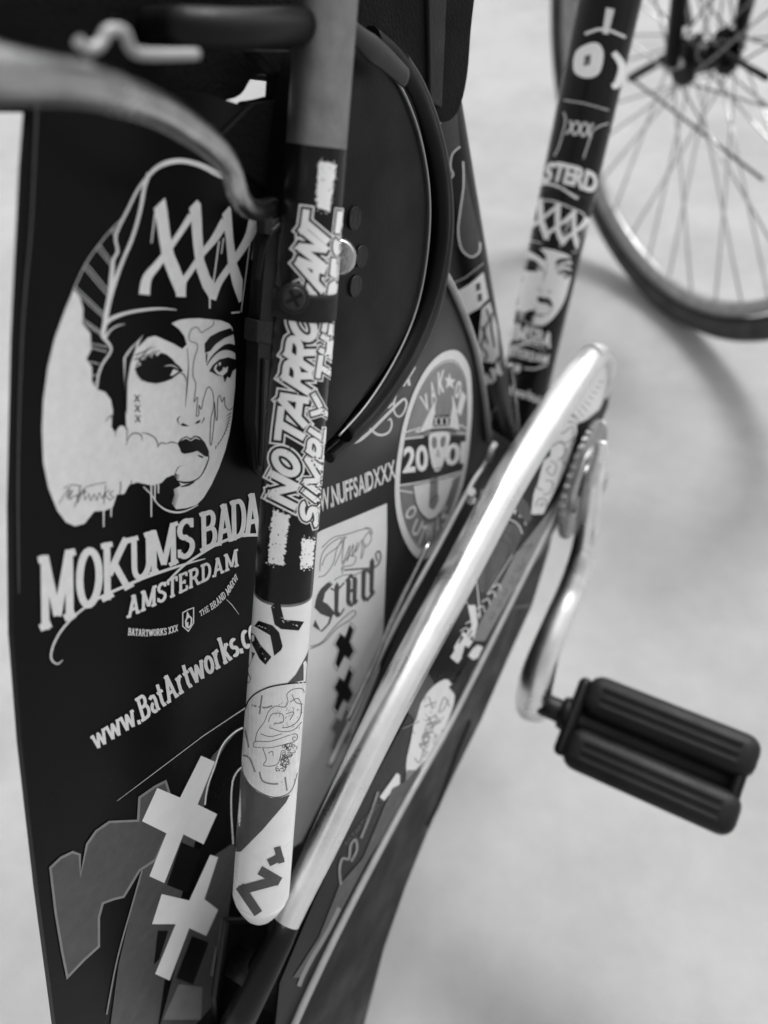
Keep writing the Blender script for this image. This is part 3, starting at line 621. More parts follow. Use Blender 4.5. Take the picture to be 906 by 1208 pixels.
# ---------------- seat stay
def cen(a, b, X): return onx(a, b, X)
SA, SB = cen(308, 1052, .071), cen(389, -40, .062)
ra, rb = .0122, .0118
def fitr(P, wpx):  # radius that shows wpx pixels wide at point P
    return wpx*.5*((P-CAM)@fw)/F
ra, rb = fitr(SA, 66), fitr(SB, 73)
stayS = Cone(SA, SB, ra, rb)
T_ = (SB-SA)
stay = sweep('seat_stay', [SA+T_*t for t in np.linspace(0, 1.15, 24)], [ra+(rb-ra)*t for t in np.linspace(0, 1.15, 24)], M['silver'], bike, 48)
stay['label'] = 'silver seat stay wrapped in black and white stickers'
# rounded flattened end and the dropout below it
e0 = [SA-T_*t for t in (0, .010, .022, .034, .044, .050)]
sweep('stay_tip', e0, [ra, ra*.93, ra*.78, ra*.58, ra*.34, ra*.08], M['sticker_white'], stay, 32)
prism('dropout', [(268, 1085), (340, 1085), (352, 1180), (345, 1300), (262, 1300), (255, 1180)], .060, .0555, M['black'], bike, .002, 2)
# stay stickers
def axp(y):  # axis parameter whose centre shows at pixel row y
    lo, hi = 0., 1.
    for _ in range(40):
        t = (lo+hi)/2; P = SA+T_*t-CAM; yy = CY-F*(P@UP)/(P@fw)
        if yy > y: lo = t
        else: hi = t
    return lo
def sleeve(name, y0, y1, m, label, off, tl=0):
    t0, t1 = axp(y0), axp(y1)
    o = sweep(name, [SA+T_*t for t in np.linspace(t0, t1, 12)], [ra+(rb-ra)*t+off for t in np.linspace(t0, t1, 12)], M[m], stay, 48, caps=False)
    o['label'] = label; return o
sleeve('sticker', 696, 172, 'stay_black', 'black sticker sleeve around the upper seat stay', .00012)
sleeve('sticker', 1053, 699, 'sticker_white', 'white sticker sleeve around the lower seat stay', .00008)
ZN = zc(290, 170, 150/788.); ZQ = zc(280, 370, 150/566.)
def rough_patch(d, box, m, n=70, j=2.1, specks=14):
    """worn rectangular block with ragged edge; box = 4 px corners"""
    P = [np.array(p, float) for p in box]; out = []
    for i in range(4):
        a, b = P[i], P[(i+1) % 4]; k = max(3, int(np.linalg.norm(b-a)/1.3))
        nn = np.array([-(b-a)[1], (b-a)[0]]); nn /= np.linalg.norm(nn)
        for q in range(k): out.append(a+(b-a)*q/k+nn*random.gauss(0, j*.45)*(1 if i % 2 else .7))
    d.fill(out, m)
    c = sum(P)/4
    for _ in range(specks):
        i = random.randrange(4); a, b = P[i], P[(i+1) % 4]; t = random.random(); q = a+(b-a)*t; q = q+(q-c)/np.linalg.norm(q-c)*random.uniform(1, 5)
        r = random.uniform(.3, .9); d.fill([q+np.array([r*math.cos(z), r*math.sin(z)]) for z in np.linspace(0, 5.2, 6)], m)
    d.up()
    for _ in range(specks):
        t, s2 = random.random(), random.random(); q = (P[0]*(1-t)+P[1]*t)*(1-s2)+(P[3]*(1-t)+P[2]*t)*s2
        r = random.uniform(.25, .8); d.fill([q+np.array([r*math.cos(z), r*1.5*math.sin(z)]) for z in np.linspace(0, 5.2, 6)], 'stay_black')
d = Decal('sticker', stayS, stay, ['white_print', 'black_print', 'stay_black'], 2.5e-4, label='comic block lettering NOT ARROGANT SIMPLY THE BEST running up the stay')
rough_patch(d, ZN([(450, 100), (560, 125), (520, 420), (435, 390)]), 'white_print')
rough_patch(d, ZN([(628, 170), (645, 175), (636, 335), (614, 330)]), 'white_print', j=.5, specks=3)
rough_patch(d, ZQ([(158, 870), (232, 900), (205, 1122), (133, 1108)]), 'white_print')
rough_patch(d, ZQ([(290, 1000), (345, 1010), (333, 1130), (278, 1138)]), 'white_print')
# line 1: letter boxes, reading upwards.  baseline on the right side of each letter (letters are rotated 90 deg ccw)
# NOT ARRO(G)ANT : base = right edge polyline going up, top = left edge polyline going up
l1b = [(349, 603), (356, 540), (363, 488), (374, 400), (381, 352), (389, 271)]
l1t = [(315, 586), (324, 500), (332, 440), (342, 360), (349, 300), (357, 243)]
BL = {
 'N': [[(.14, 0), (.14, 1)], [(.14, .95), (.86, .05)], [(.86, 0), (.86, 1)]],
 'O': [arc(.5, .5, .36, .38, 0, 360, 22)],
 'T': [[(.5, 0), (.5, .86)], [(0, .86), (1, .86)]],
 'A': [[(.08, 0), (.47, .96)], [(.53, .96), (.92, 0)], [(.25, .3), (.75, .3)]],
 'R': [[(.15, 0), (.15, 1)], [(.15, .87), (.55, .87)]+arc(.58, .68, .26, .19, 90, -90, 7)+[(.15, .47)], [(.5, .47), (.88, 0)]],
 'G': [arc(.5, .5, .36, .38, 45, 330, 18)+[(.84, .45), (.5, .45)]],
 'S': [arc(.5, .7, .33, .18, 20, 180, 8)+arc(.5, .7, .33, .2, 180, 270, 4)[1:]+arc(.5, .3, .34, .2, 90, -160, 12)[1:]],
 'I': [[(.5, 0), (.5, 1)]],
 'M': [[(.1, 0), (.1, 1)], [(.12, .95), (.5, .2)], [(.5, .2), (.88, .95)], [(.9, 0), (.9, 1)]],
 'P': [[(.15, 0), (.15, 1)], [(.15, .87), (.55, .87)]+arc(.58, .64, .27, .23, 90, -90, 7)+[(.15, .41)]],
 'L': [[(.15, 0), (.15, 1)], [(.05, .13), (.95, .13)]],
 'Y': [[(.08, 1), (.5, .45)], [(.92, 1), (.5, .45)], [(.5, .5), (.5, 0)]],
 'H': [[(.14, 0), (.14, 1)], [(.86, 0), (.86, 1)], [(.14, .5), (.86, .5)]],
 'E': [[(.15, 0), (.15, 1)], [(.05, .88), (.95, .88)], [(.1, .5), (.8, .5)], [(.05, .12), (.95, .12)]],
 'B': [[(.15, 0), (.15, 1)], [(.15, .87), (.5, .87)]+arc(.55, .7, .25, .17, 90, -90, 7)+[(.15, .53)], [(.5, .53), (.55, .53)]+arc(.58, .32, .27, .2, 90, -90, 7)+[(.15, .12)]],
}
def blk(txt, slots, base, top, ww, bw, ow):
    """fat comic letters: white outer rim, black outline, white face"""
    B, T = along(base), along(top)
    for wd, ext, m in ((ow, (ow-ww)/2, 'white_print'), (bw, (bw-ww)/2, 'black_print'), (ww, 0., 'white_print')):
        d.up()
        for n, c in enumerate(txt):
            for st in BL[c]:
                def mp(p):
                    t = slots[n][0]+(slots[n][1]-slots[n][0])*p[0]; return B(t)*(1-p[1])+T(t)*p[1]
                P = [mp(p) for p in resamp(st, .2)]
                if np.linalg.norm(P[0]-P[-1]) > .5:
                    u_ = P[0]-P[1]; u_ /= np.linalg.norm(u_); v_ = P[-1]-P[-2]; v_ /= np.linalg.norm(v_)
                    P = [P[0]+u_*ext]+P[1:-1]+[P[-1]+v_*ext]
                d.stroke(P, wd, m)
import itertools
t1s = {'N': (0.0, .088), 'O': (.085, .175), 'T': (.165, .262)}
s1 = []
def spans(w, a, b):
    tot = sum(w); x = a; r = []
    for i in w: L = (b-a)*i/tot; r.append((x+L*.04, x+L*.96)); x += L
    return r
# slots in fraction of the whole line (y 603 -> 271)
def yt(y): return (603-y)/(603-271)
sl1 = [(yt(603), yt(571)), (yt(570), yt(541)), (yt(536), yt(497)), (yt(506), yt(470)), (yt(468), yt(440)), (yt(442), yt(412)), (yt(414), yt(376)), (yt(384), yt(349)), (yt(346), yt(318)), (yt(320), yt(292)), (yt(300), yt(271))]
blk('NOTARROGANT', sl1, l1b, l1t, 8.4, 14.5, 18.5)
l2b = [(374, 633), (383, 560), (392, 480), (399, 420), (403, 350), (407, 300), (410, 252)]
l2t = [(352, 615), (362, 525), (371, 450), (379, 395), (389, 335), (394, 290), (400, 244)]
def y2(y): return (633-y)/(633-252)
sl2 = [(y2(628), y2(602)), (y2(599), y2(590)), (y2(588), y2(552)), (y2(549), y2(527)), (y2(524), y2(508)), (y2(506), y2(476)), (y2(458), y2(430)), (y2(428), y2(405)), (y2(403), y2(384)), (y2(362), y2(338)), (y2(335), y2(312)), (y2(308), y2(286)), (y2(283), y2(256))]
blk('SIMPLYTHEBEST', sl2, l2b, l2t, 6.2, 10.2, 12.8)
d.done()
# strap with screw
def ringband(yc, hh, off, m, name):
    return sleeve(name, yc+hh, yc-hh, m, 'black clamp strap with a cross head screw', off)
st = sweep('clamp_strap', [SA+T_*t for t in np.linspace(axp(373), axp(341), 6)], [ra+(rb-ra)*t+.0009 for t in np.linspace(axp(373), axp(341), 6)], M['rubber'], stay, 48)
st['label'] = 'black clamp strap around the stay'
P0 = stayS.hit(347, 352, .0); n0 = CAM-P0; n0 = n0/np.linalg.norm(n0)
sweep('screw_boss', [P0-n0*.002, P0+n0*.0028, P0+n0*.0036], [.0052, .0050, .0042], M['rubber'], stay, 28)
sc = sweep('screw', [P0+n0*.0030, P0+n0*.0044, P0+n0*.0049], [.0038, .0037, .0030], M['vinyl2'], stay, 28)
e1 = np.cross(n0, UP); e1 /= np.linalg.norm(e1); e2 = np.cross(n0, e1)
for a, b in ((e1, e2), (e2, e1)):
    V = []; ax = a*.7+b*.35; ax /= np.linalg.norm(ax); ay = np.cross(n0, ax)
    if a is e2: ax, ay = np.cross(n0, (e1*.7+e2*.35)/np.linalg.norm(e1*.7+e2*.35)), (e1*.7+e2*.35)/np.linalg.norm(e1*.7+e2*.35)
    z = .00495 if a is e1 else .005
    for sx, sy in ((-1, -1), (1, -1), (1, 1), (-1, 1)): V.append(P0+n0*z+ax*.003*sx+ay*.0006*sy)
    link('screw_slot', V, [(0, 1, 2, 3)], M['black_print'], stay)

# white band art on the stay
ZP = zc(240, 680, 160/690.)
d = Decal('sticker', stayS, stay, ['sticker_white', 'black_print', 'dim_print', 'mid_print', 'grey_print', 'stay_black'], 2e-4, label='white sticker with broken black strokes above an oval drawing of a man in a hat')
for p in ([(343, 155), (385, 118), (410, 220), (512, 230), (485, 275), (395, 268), (362, 245)], [(258, 252), (280, 225), (352, 250), (385, 285), (403, 355), (395, 375), (360, 404), (340, 300)], [(240, 280), (262, 300), (290, 350), (346, 410), (315, 450), (285, 420), (255, 360), (240, 330)], [(232, 380), (262, 390), (240, 440), (226, 470)], [(222, 480), (242, 520), (230, 545), (222, 540)]):
    d.fill(ZP(p), 'stay_black')
d.up()
for _ in range(26):
    a, b = random.choice([((350, 150), (420, 250)), ((265, 240), (340, 280)), ((250, 290), (320, 430)), ((385, 200), (480, 255))]); t = random.random(); x, y = a[0]+(b[0]-a[0])*t+random.uniform(-4, 4), a[1]+(b[1]-a[1])*t+random.uniform(-5, 5)
    q = ZP([(x, y)])[0]; r = random.uniform(.3, .8); d.fill([(q[0]+r*math.cos(z), q[1]+r*math.sin(z)) for z in (0, 1.3, 2.6, 3.9, 5)], 'sticker_white')
d.fill(ZP([(420, 552), (470, 500), (515, 420), (540, 370), (535, 545), (525, 540)]), 'dim_print')
d.up()
d.fill(ZP([(205, 690), (230, 630), (270, 595), (340, 565), (430, 548), (530, 540), (520, 700), (505, 860), (480, 1000), (455, 1090), (400, 1120), (340, 1122), (270, 1090), (220, 1040), (190, 960), (190, 820)]), 'grey_print', smooth=3)
d.fill(ZP([(192, 985), (225, 1048), (275, 1098), (345, 1128), (400, 1124), (440, 1110), (420, 1150), (300, 1290), (190, 1400), (150, 1400), (150, 985)]), 'dim_print')
d.up()
oval = [(207, 680), (232, 628), (272, 592), (340, 562), (430, 546), (528, 538)]
d.stroke(ZP(oval), 1.6, 'black_print', 5); d.stroke(ZP([(192, 850), (192, 960), (222, 1040), (272, 1088), (340, 1120), (400, 1118), (450, 1085), (478, 1000)]), .9, 'dim_print', 5)
for a in ([(298, 605), (285, 700)], [(245, 655), (310, 668), (350, 658)], [(205, 750), (248, 742)], [(208, 770), (222, 830), (230, 870)], [(200, 910), (235, 925), (262, 995)], [(285, 995), (300, 1040), (345, 1055), (380, 1055)], [(300, 1110), (400, 1045)], [(415, 1020), (425, 1090)], [(405, 1060), (465, 1035)]): d.stroke(ZP(a), 2., 'mid_print', 3)
for a in ([(255, 868), (330, 872), (400, 858), (470, 835), (468, 800), (380, 828), (330, 840), (262, 840), (255, 868)], [(262, 840), (275, 790), (310, 740), (330, 690), (365, 660), (410, 665), (430, 640), (425, 600), (455, 575), (500, 570), (515, 590)], [(330, 740), (350, 700), (400, 700), (405, 740), (360, 750)], [(440, 640), (480, 620), (500, 660), (490, 720), (450, 760), (400, 770)], [(420, 700), (460, 690), (440, 730)], [(450, 600), (470, 640), (505, 650)], [(300, 870), (320, 930), (305, 960), (345, 965), (380, 950), (395, 900)], [(330, 900), (350, 890), (355, 915)], [(290, 800), (340, 815), (400, 800)], [(340, 770), (400, 790), (460, 780), (500, 740)]):
    d.stroke(ZP(a), .8, 'dim_print', 4)
for _ in range(46):
    t = random.random(); x, y = 395+60*t+random.uniform(-30, 20), 1000-150*t+random.uniform(-30, 15); r = random.uniform(6, 13); a0 = random.uniform(0, 6)
    d.stroke(ZP([(x+r*math.cos(a0+q), y+r*math.sin(a0+q)) for q in (0, 1, 2, 3, 4)]), .7, 'dim_print', 3)
for _ in range(40):
    x, y = random.uniform(330, 500), random.uniform(640, 780); a0 = random.uniform(.5, 1.4); L = random.uniform(6, 20)
    if x+y*.4 > 640: d.stroke(ZP([(x, y), (x+L*math.cos(a0), y-L*math.sin(a0))]), .6, 'mid_print')
# lower N lettering
ZR = zc(250, 900, 310/906.)
d.up()
for a, wd in (([(95, 425), (160, 520)], 11), ([(95, 440), (225, 405)], 11), ([(165, 370), (235, 410)], 11), ([(195, 345), (245, 320)], 9), ([(225, 290), (240, 345)], 8)): d.stroke(ZR(a), wd, 'dim_print')
d.done()

# ---------------- rack tube
rp = [(-60, 78), (15, 90), (100, 101), (180, 126), (232, 158), (258, 180), (272, 200), (281, 228), (292, 244), (306, 248), (320, 243)]
rX = [.105, .100, .090, .080, .073, .070, .068, .066, .062, .058, .054]
rack = sweep('rack_tube', [onx(a, b, c) for a, b, c in spline([(a, b, c) for (a, b), c in zip(rp, rX)], 6)], list(np.interp(np.linspace(0, 10, 61), [0, 4, 6, 10], [.0043, .0038, .0031, .0030])), M['dull'], bike, 24)
rack['label'] = 'scratched grey steel luggage rack tube curving to the stay'
for a, b in [((90, 58), (118, 35)), ((118, 35), (150, 42)), ((150, 42), (160, 62)), ((160, 62), (235, 66))]:
    pass
sweep('rack_hook', [onx(a, b, .085) for a, b in spline([(92, 48), (104, 58), (118, 52), (128, 36), (146, 38), (154, 56), (170, 64), (232, 64)], 5)], .0012, M['wire'], bike, 12)
sweep('rack_rail', [onx(a, b, c) for a, b, c in spline([(150, 30, .0), (200, 32, .045), (230, 33, .055), (290, 34, .06), (360, 30, .06)], 5)], .0052, M['black'], bike, 16)

# ---------------- seat tube and down tube
BB = np.array([0, .447, .283])
tA, tB = onx(590, 560, 0.), onx(513, 100, 0.)
seat_S = Cone(tA, tB, fitr(tA, 54), fitr(tB, 56))
seatt = sweep('seat_tube', [tA+(tB-tA)*t for t in np.linspace(0, 1.1, 12)], [seat_S.ra+(seat_S.rb-seat_S.ra)*t for t in np.linspace(0, 1.1, 12)], M['stay_black'], bike, 40)
seatt['label'] = 'dark seat tube with patchwork of stickers'
ZT = zc(500, 120, 140/338.)
d = Decal('sticker', seat_S, seatt, ['dim_print', 'grey_print', 'white_print', 'black_print', 'mid_print'], 2.5e-4, label='grey loop pattern sticker above a white banded sticker with a small figure')
d.fill(ZT([(40, 45), (95, 30), (104, 130), (80, 150), (76, 205), (62, 228), (40, 140)]), 'dim_print'); d.fill(ZT([(115, 180), (108, 300), (100, 370), (108, 420), (135, 442), (160, 425), (162, 400), (135, 280), (120, 200)]), 'dim_print', smooth=3)
d.up()
d.stroke(ZT([(50, 50), (35, 95), (38, 140), (60, 228)]), 1.8, 'grey_print'); d.stroke(ZT([(104, 128), (82, 148), (76, 185), (84, 210), (64, 225)]), 1.8, 'grey_print', 3); d.stroke(ZT([(112, 170), (113, 240), (104, 310), (98, 370), (108, 420), (135, 442), (158, 428), (160, 400)]), 1.8, 'grey_print', 4)
d.stroke(ZT([(78, 520), (120, 500), (170, 460)]), .8, 'grey_print')
d.fill(ZT([(95, 540), (130, 520), (170, 485), (184, 560), (158, 588), (118, 610)]), 'white_print'); d.up(); d.fill(ZT([(148, 520), (160, 515), (162, 535), (150, 540)]), 'black_print'); d.fill(ZT([(152, 550), (164, 545), (166, 565), (154, 570)]), 'black_print')
d.fill(ZT([(165, 590), (188, 570), (208, 640), (214, 720), (200, 745), (172, 740), (150, 745), (158, 660)]), 'grey_print'); d.up()
for a in ([(178, 590), (186, 620), (172, 650), (182, 690)], [(165, 640), (172, 665), (160, 700)], [(195, 600), (192, 640), (202, 700)], [(165, 700), (180, 720), (172, 738)]): d.stroke(ZT(a), 2.2, 'black_print', 3)
sans(d, 'AM', ZT([(172, 822), (222, 775)]), ZT([(166, 785), (210, 740)]), 'white_print', off=.05)
d.stroke(ZT([(168, 838), (178, 850), (170, 870)]), 2, 'grey_print', 3); d.stroke(ZT([(172, 905), (200, 880), (208, 868)]), 2, 'mid_print', 3); d.stroke(ZT([(182, 920), (196, 895)]), 2, 'mid_print', 3)
d.done()

dA, dB = onx(600, 545, 0.), onx(728, -40, 0.)
down_S = Cone(dA, dB, fitr(dA, 52), fitr(dB, 76))
down = sweep('down_tube', [dA+(dB-dA)*t for t in np.linspace(-.05, 1.3, 14)], [down_S.ra+(down_S.rb-down_S.ra)*t for t in np.linspace(-.05, 1.3, 14)], M['stay_black'], bike, 48)
down['label'] = 'dark down tube wrapped with a smaller copy of the cap portrait'
# affine copy of the portrait
def aff(p):
    e1_, e2_ = np.array([.52, .123]), np.array([-.05, .402])
    q = np.array([625, 313])+(p[0]-185)*e1_+(p[1]-435)*e2_; return (q[0], q[1])
d = Decal('sticker', down_S, down, ['grey_print', 'black_print', 'white_print', 'dim_print'], 3e-4, T=aff, ws=1.1, label='small black sticker of a woman in a cap reading AMSTERDAM on the down tube')
portrait(d, 'white_print', 'black_print', False)
d.T = None; d.ws = 1.; d.up()
ZD = zc(590, 120, 140/470.)
d.fill(ZD([(60, 640), (28, 900), (40, 905), (45, 820), (70, 800), (75, 740)]), 'black_print'); d.up()
slab(d, 'UMSBA', ZD([(20, 950), (70, 945), (140, 958), (200, 975)]), ZD([(26, 880), (75, 880), (145, 900), (212, 920)]), 'white_print', th=.2, thin=.14)
slab(d, 'MSTERDAM', ZD([(5, 1000), (60, 1008), (120, 1025), (190, 1036)]), ZD([(8, 968), (62, 975), (125, 990), (195, 1004)]), 'white_print', th=.22, thin=.16)
d.stroke(ZD([(15, 940), (60, 968), (110, 960), (180, 985)]), [.6, 1.6, 1.6, .8], 'white_print', 4); d.stroke(ZD([(45, 985), (80, 960), (120, 955)]), [.6, 1.4, .6], 'white_print', 4)
d.stroke(ZD([(5, 1022), (25, 1040), (50, 1048)]), 2, 'grey_print', 3); d.stroke(ZD([(95, 1055), (140, 1058), (185, 1040)]), 2, 'grey_print', 3); d.fill(ZD([(56, 1040), (82, 1042), (80, 1065), (67, 1075), (55, 1062)]), 'grey_print')
slab(d, 'rtworks.c', ZD([(22, 1155), (70, 1168), (120, 1182), (160, 1196)]), ZD([(24, 1118), (74, 1130), (125, 1146), (165, 1160)]), 'white_print', th=.22, thin=.15)
d.stroke(ZD([(155, 400), (185, 390), (230, 400), (280, 420), (325, 440), (334, 455)]), 1.8, 'grey_print', 4)
d.stroke(ZD([(160, 365), (210, 340), (300, 365), (350, 385)]), .8, 'dim_print', 3)
sans(d, 'STERD', ZD([(168, 318), (220, 312), (290, 330), (375, 362)]), ZD([(190, 240), (235, 238), (310, 255), (388, 285)]), 'white_print', off=.06, gap=.08)
# upper tube print
sans(d, 'XXX', ZD([(262, 125), (360, 140)]), ZD([(275, 72), (370, 85)]), 'grey_print', off=.05)
d.stroke(ZD([(215, 215), (235, 170), (258, 80), (252, 40)]), 1.4, 'grey_print', 4); d.stroke(ZD([(330, 225), (348, 170), (372, 110), (430, 85)]), 1.4, 'grey_print', 4)
d.stroke([(665, 118), (690, 122), (718, 130)], 1.2, 'grey_print')
d.fill([(680, 60), (702, 50), (712, 62), (707, 86), (692, 92), (677, 84)], 'white_print', smooth=4); d.up(); d.fill([(690, 66), (697, 64), (696, 76), (688, 78)], 'dim_print'); d.up(); d.stroke([(724, 62), (734, 78), (729, 98), (722, 102)], [7, 9, 9, 6], 'white_print', 4)
d.stroke([(720, 10), (714, 40)], [10, 7], 'grey_print'); d.stroke([(690, 40), (712, 34), (738, 44)], 3.5, 'grey_print', 3)
d.done()
# bottom bracket shell
sweep('bottom_bracket', [(-.035, .447, .283), (.075, .447, .283)], .026, M['black'], bike, 32)
trim([(603, 430), (608, 470), (613, 520)], .02, .0011, 'dull', 'brake_cable', bike)
sweep('cable_clip', [onx(a, b, .05) for a, b in [(584, 524), (580, 530), (576, 545)]], .0022, M['wire'], bike, 12)
for (x, y) in [(556, 580), (556, 590), (572, 582)]:
    sweep('fastener', [onx(x, y, .045), onx(x, y, .05)], .0028, M['grey_print'], bike, 16)

# ---------------- black mass around the saddle: bag top-level
bagpoly = [(-80, -160), (600, -160), (570, -60), (557, 20), (551, 90), (540, 132), (524, 144), (508, 138), (488, 100), (474, 75), (440, 60), (420, 100), (345, 100), (334, 92), (300, 88), (284, 112), (250, 120), (200, 120), (-80, 112)]
bag = prism('saddle_bag', cspline(bagpoly, 4), .028, -.004, M['cloth'], None, .004, 3)
bag['label'] = 'black cloth bag hanging in shadow above the rear wheel behind the silver stay'; bag['category'] = 'bag'
prism('seam_strap', [(505, -60), (530, -60), (522, 128), (508, 120)], .030, .0275, M['rubber'], bag, .0008, 2)
prism('cloth_flap', [(300, 60), (352, 60), (352, 250), (290, 205), (262, 160), (300, 122), (332, 118), (334, 90)], .0365, .030, M['cloth'], bag, .0005, 2)

prism('inner_guard', [(570, 500), (615, 530), (640, 560), (600, 640), (520, 800), (430, 980), (330, 1180), (280, 1180), (400, 900), (450, 780), (520, 640), (560, 560)], .031, .026, M['black'], bike, .0008, 2)
# ---------------- chain guard
GX = .079
cg = [(332, 1100), (352, 1056), (380, 998), (436, 880), (480, 793), (530, 700), (598, 573), (642, 503), (677, 450), (692, 430), (703, 420)]
cw = [32, 35, 38, 42, 44, 44, 43, 40, 37, 34, 30]
gp = spline([(a, b, w_) for (a, b), w_ in zip(cg, cw)], 6)
P3 = [onx(a, b, GX) for a, b, c in gp]
r3 = [fitr(P, q[2]) for P, q in zip(P3, gp)]; dd = P3[0]-P3[1]; dd /= np.linalg.norm(dd)
P3 = [P3[0]+dd*r3[0]*k for k in (1., .92, .75, .45)]+P3; r3 = [r3[0]*k for k in (.05, .4, .68, .9)]+r3
chain = sweep('chain_guard', P3, r3, M['alloy'], bike, 40)
chain['label'] = 'polished silver chain guard tube above the stickered guard plate'
nn_ = np.array(P3[3]); sweep('end_lug', [onx(342, 1078, GX), onx(330, 1104, GX), onx(312, 1140, GX-.002), onx(290, 1185, GX-.006), onx(270, 1230, GX-.01)], [r3[4]*.98, r3[4]*1.12, r3[4]*1.2, r3[4]*1.25, r3[4]*1.25], M['black'], chain, 28)
an = onx(305, 1150, .075)
sweep('axle_nut', [an+np.array([-.014, 0, 0]), an, an+np.array([.002, 0, 0])], [.0085, .0085, .0065], M['black'], bike, 6)
# rounded return at the front end
sweep('guard_bend', [onx(a, b, c) for a, b, c in spline([(697, 420, GX), (708, 418, GX+.001), (717, 428, GX+.003), (718, 448, GX+.004), (712, 470, GX+.004)], 5)], [fitr(P3[-1], q) for q in np.linspace(28, 9, 21)], M['alloy2'], chain, 20)
GP = PlaneX(GX+.004)
plate = [(330, 1160), (372, 1060), (422, 955), (478, 850), (530, 745), (585, 645), (640, 540), (692, 460), (716, 436), (722, 450), (717, 480), (700, 520), (680, 560), (655, 610), (640, 640), (592, 735), (560, 800), (525, 868), (480, 945), (440, 1020), (395, 1110), (360, 1190), (330, 1260), (320, 1260)]
gpl = prism('guard_plate', plate, GX+.004, GX+.0025, M['vinyl'], bike)
gpl['label'] = 'narrow black guard plate under the silver tube covered in small stickers'
trim([(708, 500), (668, 578), (640, 636), (592, 732), (560, 796), (525, 864), (482, 940), (440, 1018), (398, 1100), (360, 1180), (325, 1260)], GX+.0055, .0021, 'wire', 'lower_rail', gpl)
# lower black part of the guard
low = prism('lower_guard', [(650, 600), (660, 590), (648, 650), (628, 715), (600, 775), (568, 850), (535, 915), (505, 980), (478, 1045), (452, 1120), (425, 1230), (280, 1260), (330, 1200), (400, 1090), (460, 980), (520, 870), (560, 790), (600, 700)], GX+.001, GX-.03, M['disc'], bike, .0015, 2)
low['label'] = 'matt black lower half of the chain case'
trim([(556, 850), (540, 890), (520, 945), (505, 975)], GX+.0018, .0007, 'vinyl2', 'case_seam', low)
prism('case_joint', [(590, 716), (627, 712), (626, 716), (590, 721)], GX+.0016, GX, M['vinyl2'], low)
# plate stickers
ZK = zc(480, 400, 260/906.); ZL = zc(380, 650, 260/906.)
d = Decal('sticker', GP, gpl, ['grey_print', 'mid_print', 'black_print', 'dim_print', 'white_print', 'sticker_white'], 3e-4, label='ornate light swirl stickers near the front of the guard plate')
d.fill(ZK([(672, 292), (740, 195), (800, 90), (850, 110), (830, 200), (790, 290), (740, 330), (700, 350), (690, 320)]), 'sticker_white')
d.fill(ZK([(660, 300), (695, 330), (700, 380), (660, 520), (600, 640), (560, 720), (510, 720), (520, 640), (545, 560), (560, 500), (590, 480), (590, 430), (630, 350)]), 'grey_print')
d.fill(ZK([(575, 720), (650, 600), (720, 480), (770, 420), (700, 620), (600, 800), (540, 900), (440, 1045), (390, 1045), (450, 880)]), 'mid_print')
d.up()
for x in range(8): d.stroke(ZK([(690+x*14, 310-x*19), (712+x*14, 345-x*24)]), 1.2, 'mid_print')
for a in ([(690, 345), (650, 340), (625, 370), (640, 385)], [(640, 390), (680, 360), (680, 410), (640, 430), (625, 420)], [(600, 440), (640, 420), (650, 470), (620, 500)], [(590, 500), (615, 520), (600, 560), (575, 540), (590, 520)], [(570, 580), (600, 590), (590, 630), (560, 640)], [(530, 690), (540, 660), (570, 660), (575, 700)], [(545, 690), (555, 675), (565, 690)], [(660, 450), (640, 500), (660, 520)], [(690, 400), (670, 450)], [(560, 500), (545, 560), (535, 610), (560, 620)], [(640, 340), (600, 410), (595, 440)], [(470, 860), (500, 850), (520, 845), (490, 880)], [(450, 960), (480, 930), (475, 900)], [(430, 1020), (460, 990), (450, 1040)]): d.stroke(ZK(a), 1.1, 'dim_print', 4)
d.fill(ZK([(470, 645), (500, 680), (515, 740), (490, 760), (450, 700), (425, 705)]), 'dim_print')
for a in ([(460, 648), (495, 680), (508, 735)], [(440, 690), (475, 715), (488, 765)], [(415, 738), (455, 760), (475, 800)]): d.stroke(ZK(a), 1.6, 'grey_print', 3)
sans(d, 'He', ZK([(440, 715), (490, 745)]), ZK([(455, 668), (500, 700)]), 'grey_print', off=.05)
d.fill(ZK([(410, 750), (455, 770), (470, 810), (440, 880), (380, 960), (330, 1040), (300, 1040), (290, 960), (350, 860)]), 'dim_print')
d.up()
for a in ([(380, 820), (420, 850), (410, 900)], [(345, 900), (330, 960), (320, 1030)], [(400, 790), (440, 830), (400, 930), (370, 980)]): d.stroke(ZK(a), .9, 'black_print', 3)
for i in range(14):
    t = i/13; x, y = 430-90*t, 900+140*t; d.stroke(ZK([(x-8, y+8), (x+6, y-14)]), 1., 'grey_print')
d.done()
d = Decal('sticker', GP, gpl, ['grey_print', 'mid_print', 'black_print', 'dim_print', 'white_print', 'sticker_white'], 3e-4, label='pale oval sticker and letters along the rear of the guard plate')
d.stroke(ZL([(632, 95), (640, 170), (650, 270)]), 1.4, 'sticker_white'); d.stroke(ZL([(580, 205), (600, 215)]), 1.4, 'sticker_white')
d.fill(ZL([(598, 222), (630, 222), (640, 300), (622, 370), (612, 290)]), 'sticker_white')
d.fill(ZL([(800, 0), (880, 0), (800, 140), (720, 280), (670, 370), (620, 370), (650, 290), (720, 160)]), 'mid_print')
d.fill(ZL([(580, 330), (600, 350), (588, 385), (575, 430), (548, 440), (542, 395)]), 'sticker_white'); d.fill(ZL([(640, 385), (662, 395), (640, 440), (620, 448), (600, 430), (620, 400)]), 'sticker_white')
d.fill(ZL([(425, 485), (462, 545), (410, 610), (385, 700), (345, 655)]), 'dim_print')
d.fill(ZL([(545, 535), (600, 450), (625, 460), (590, 520), (545, 590), (520, 560)]), 'black_print')
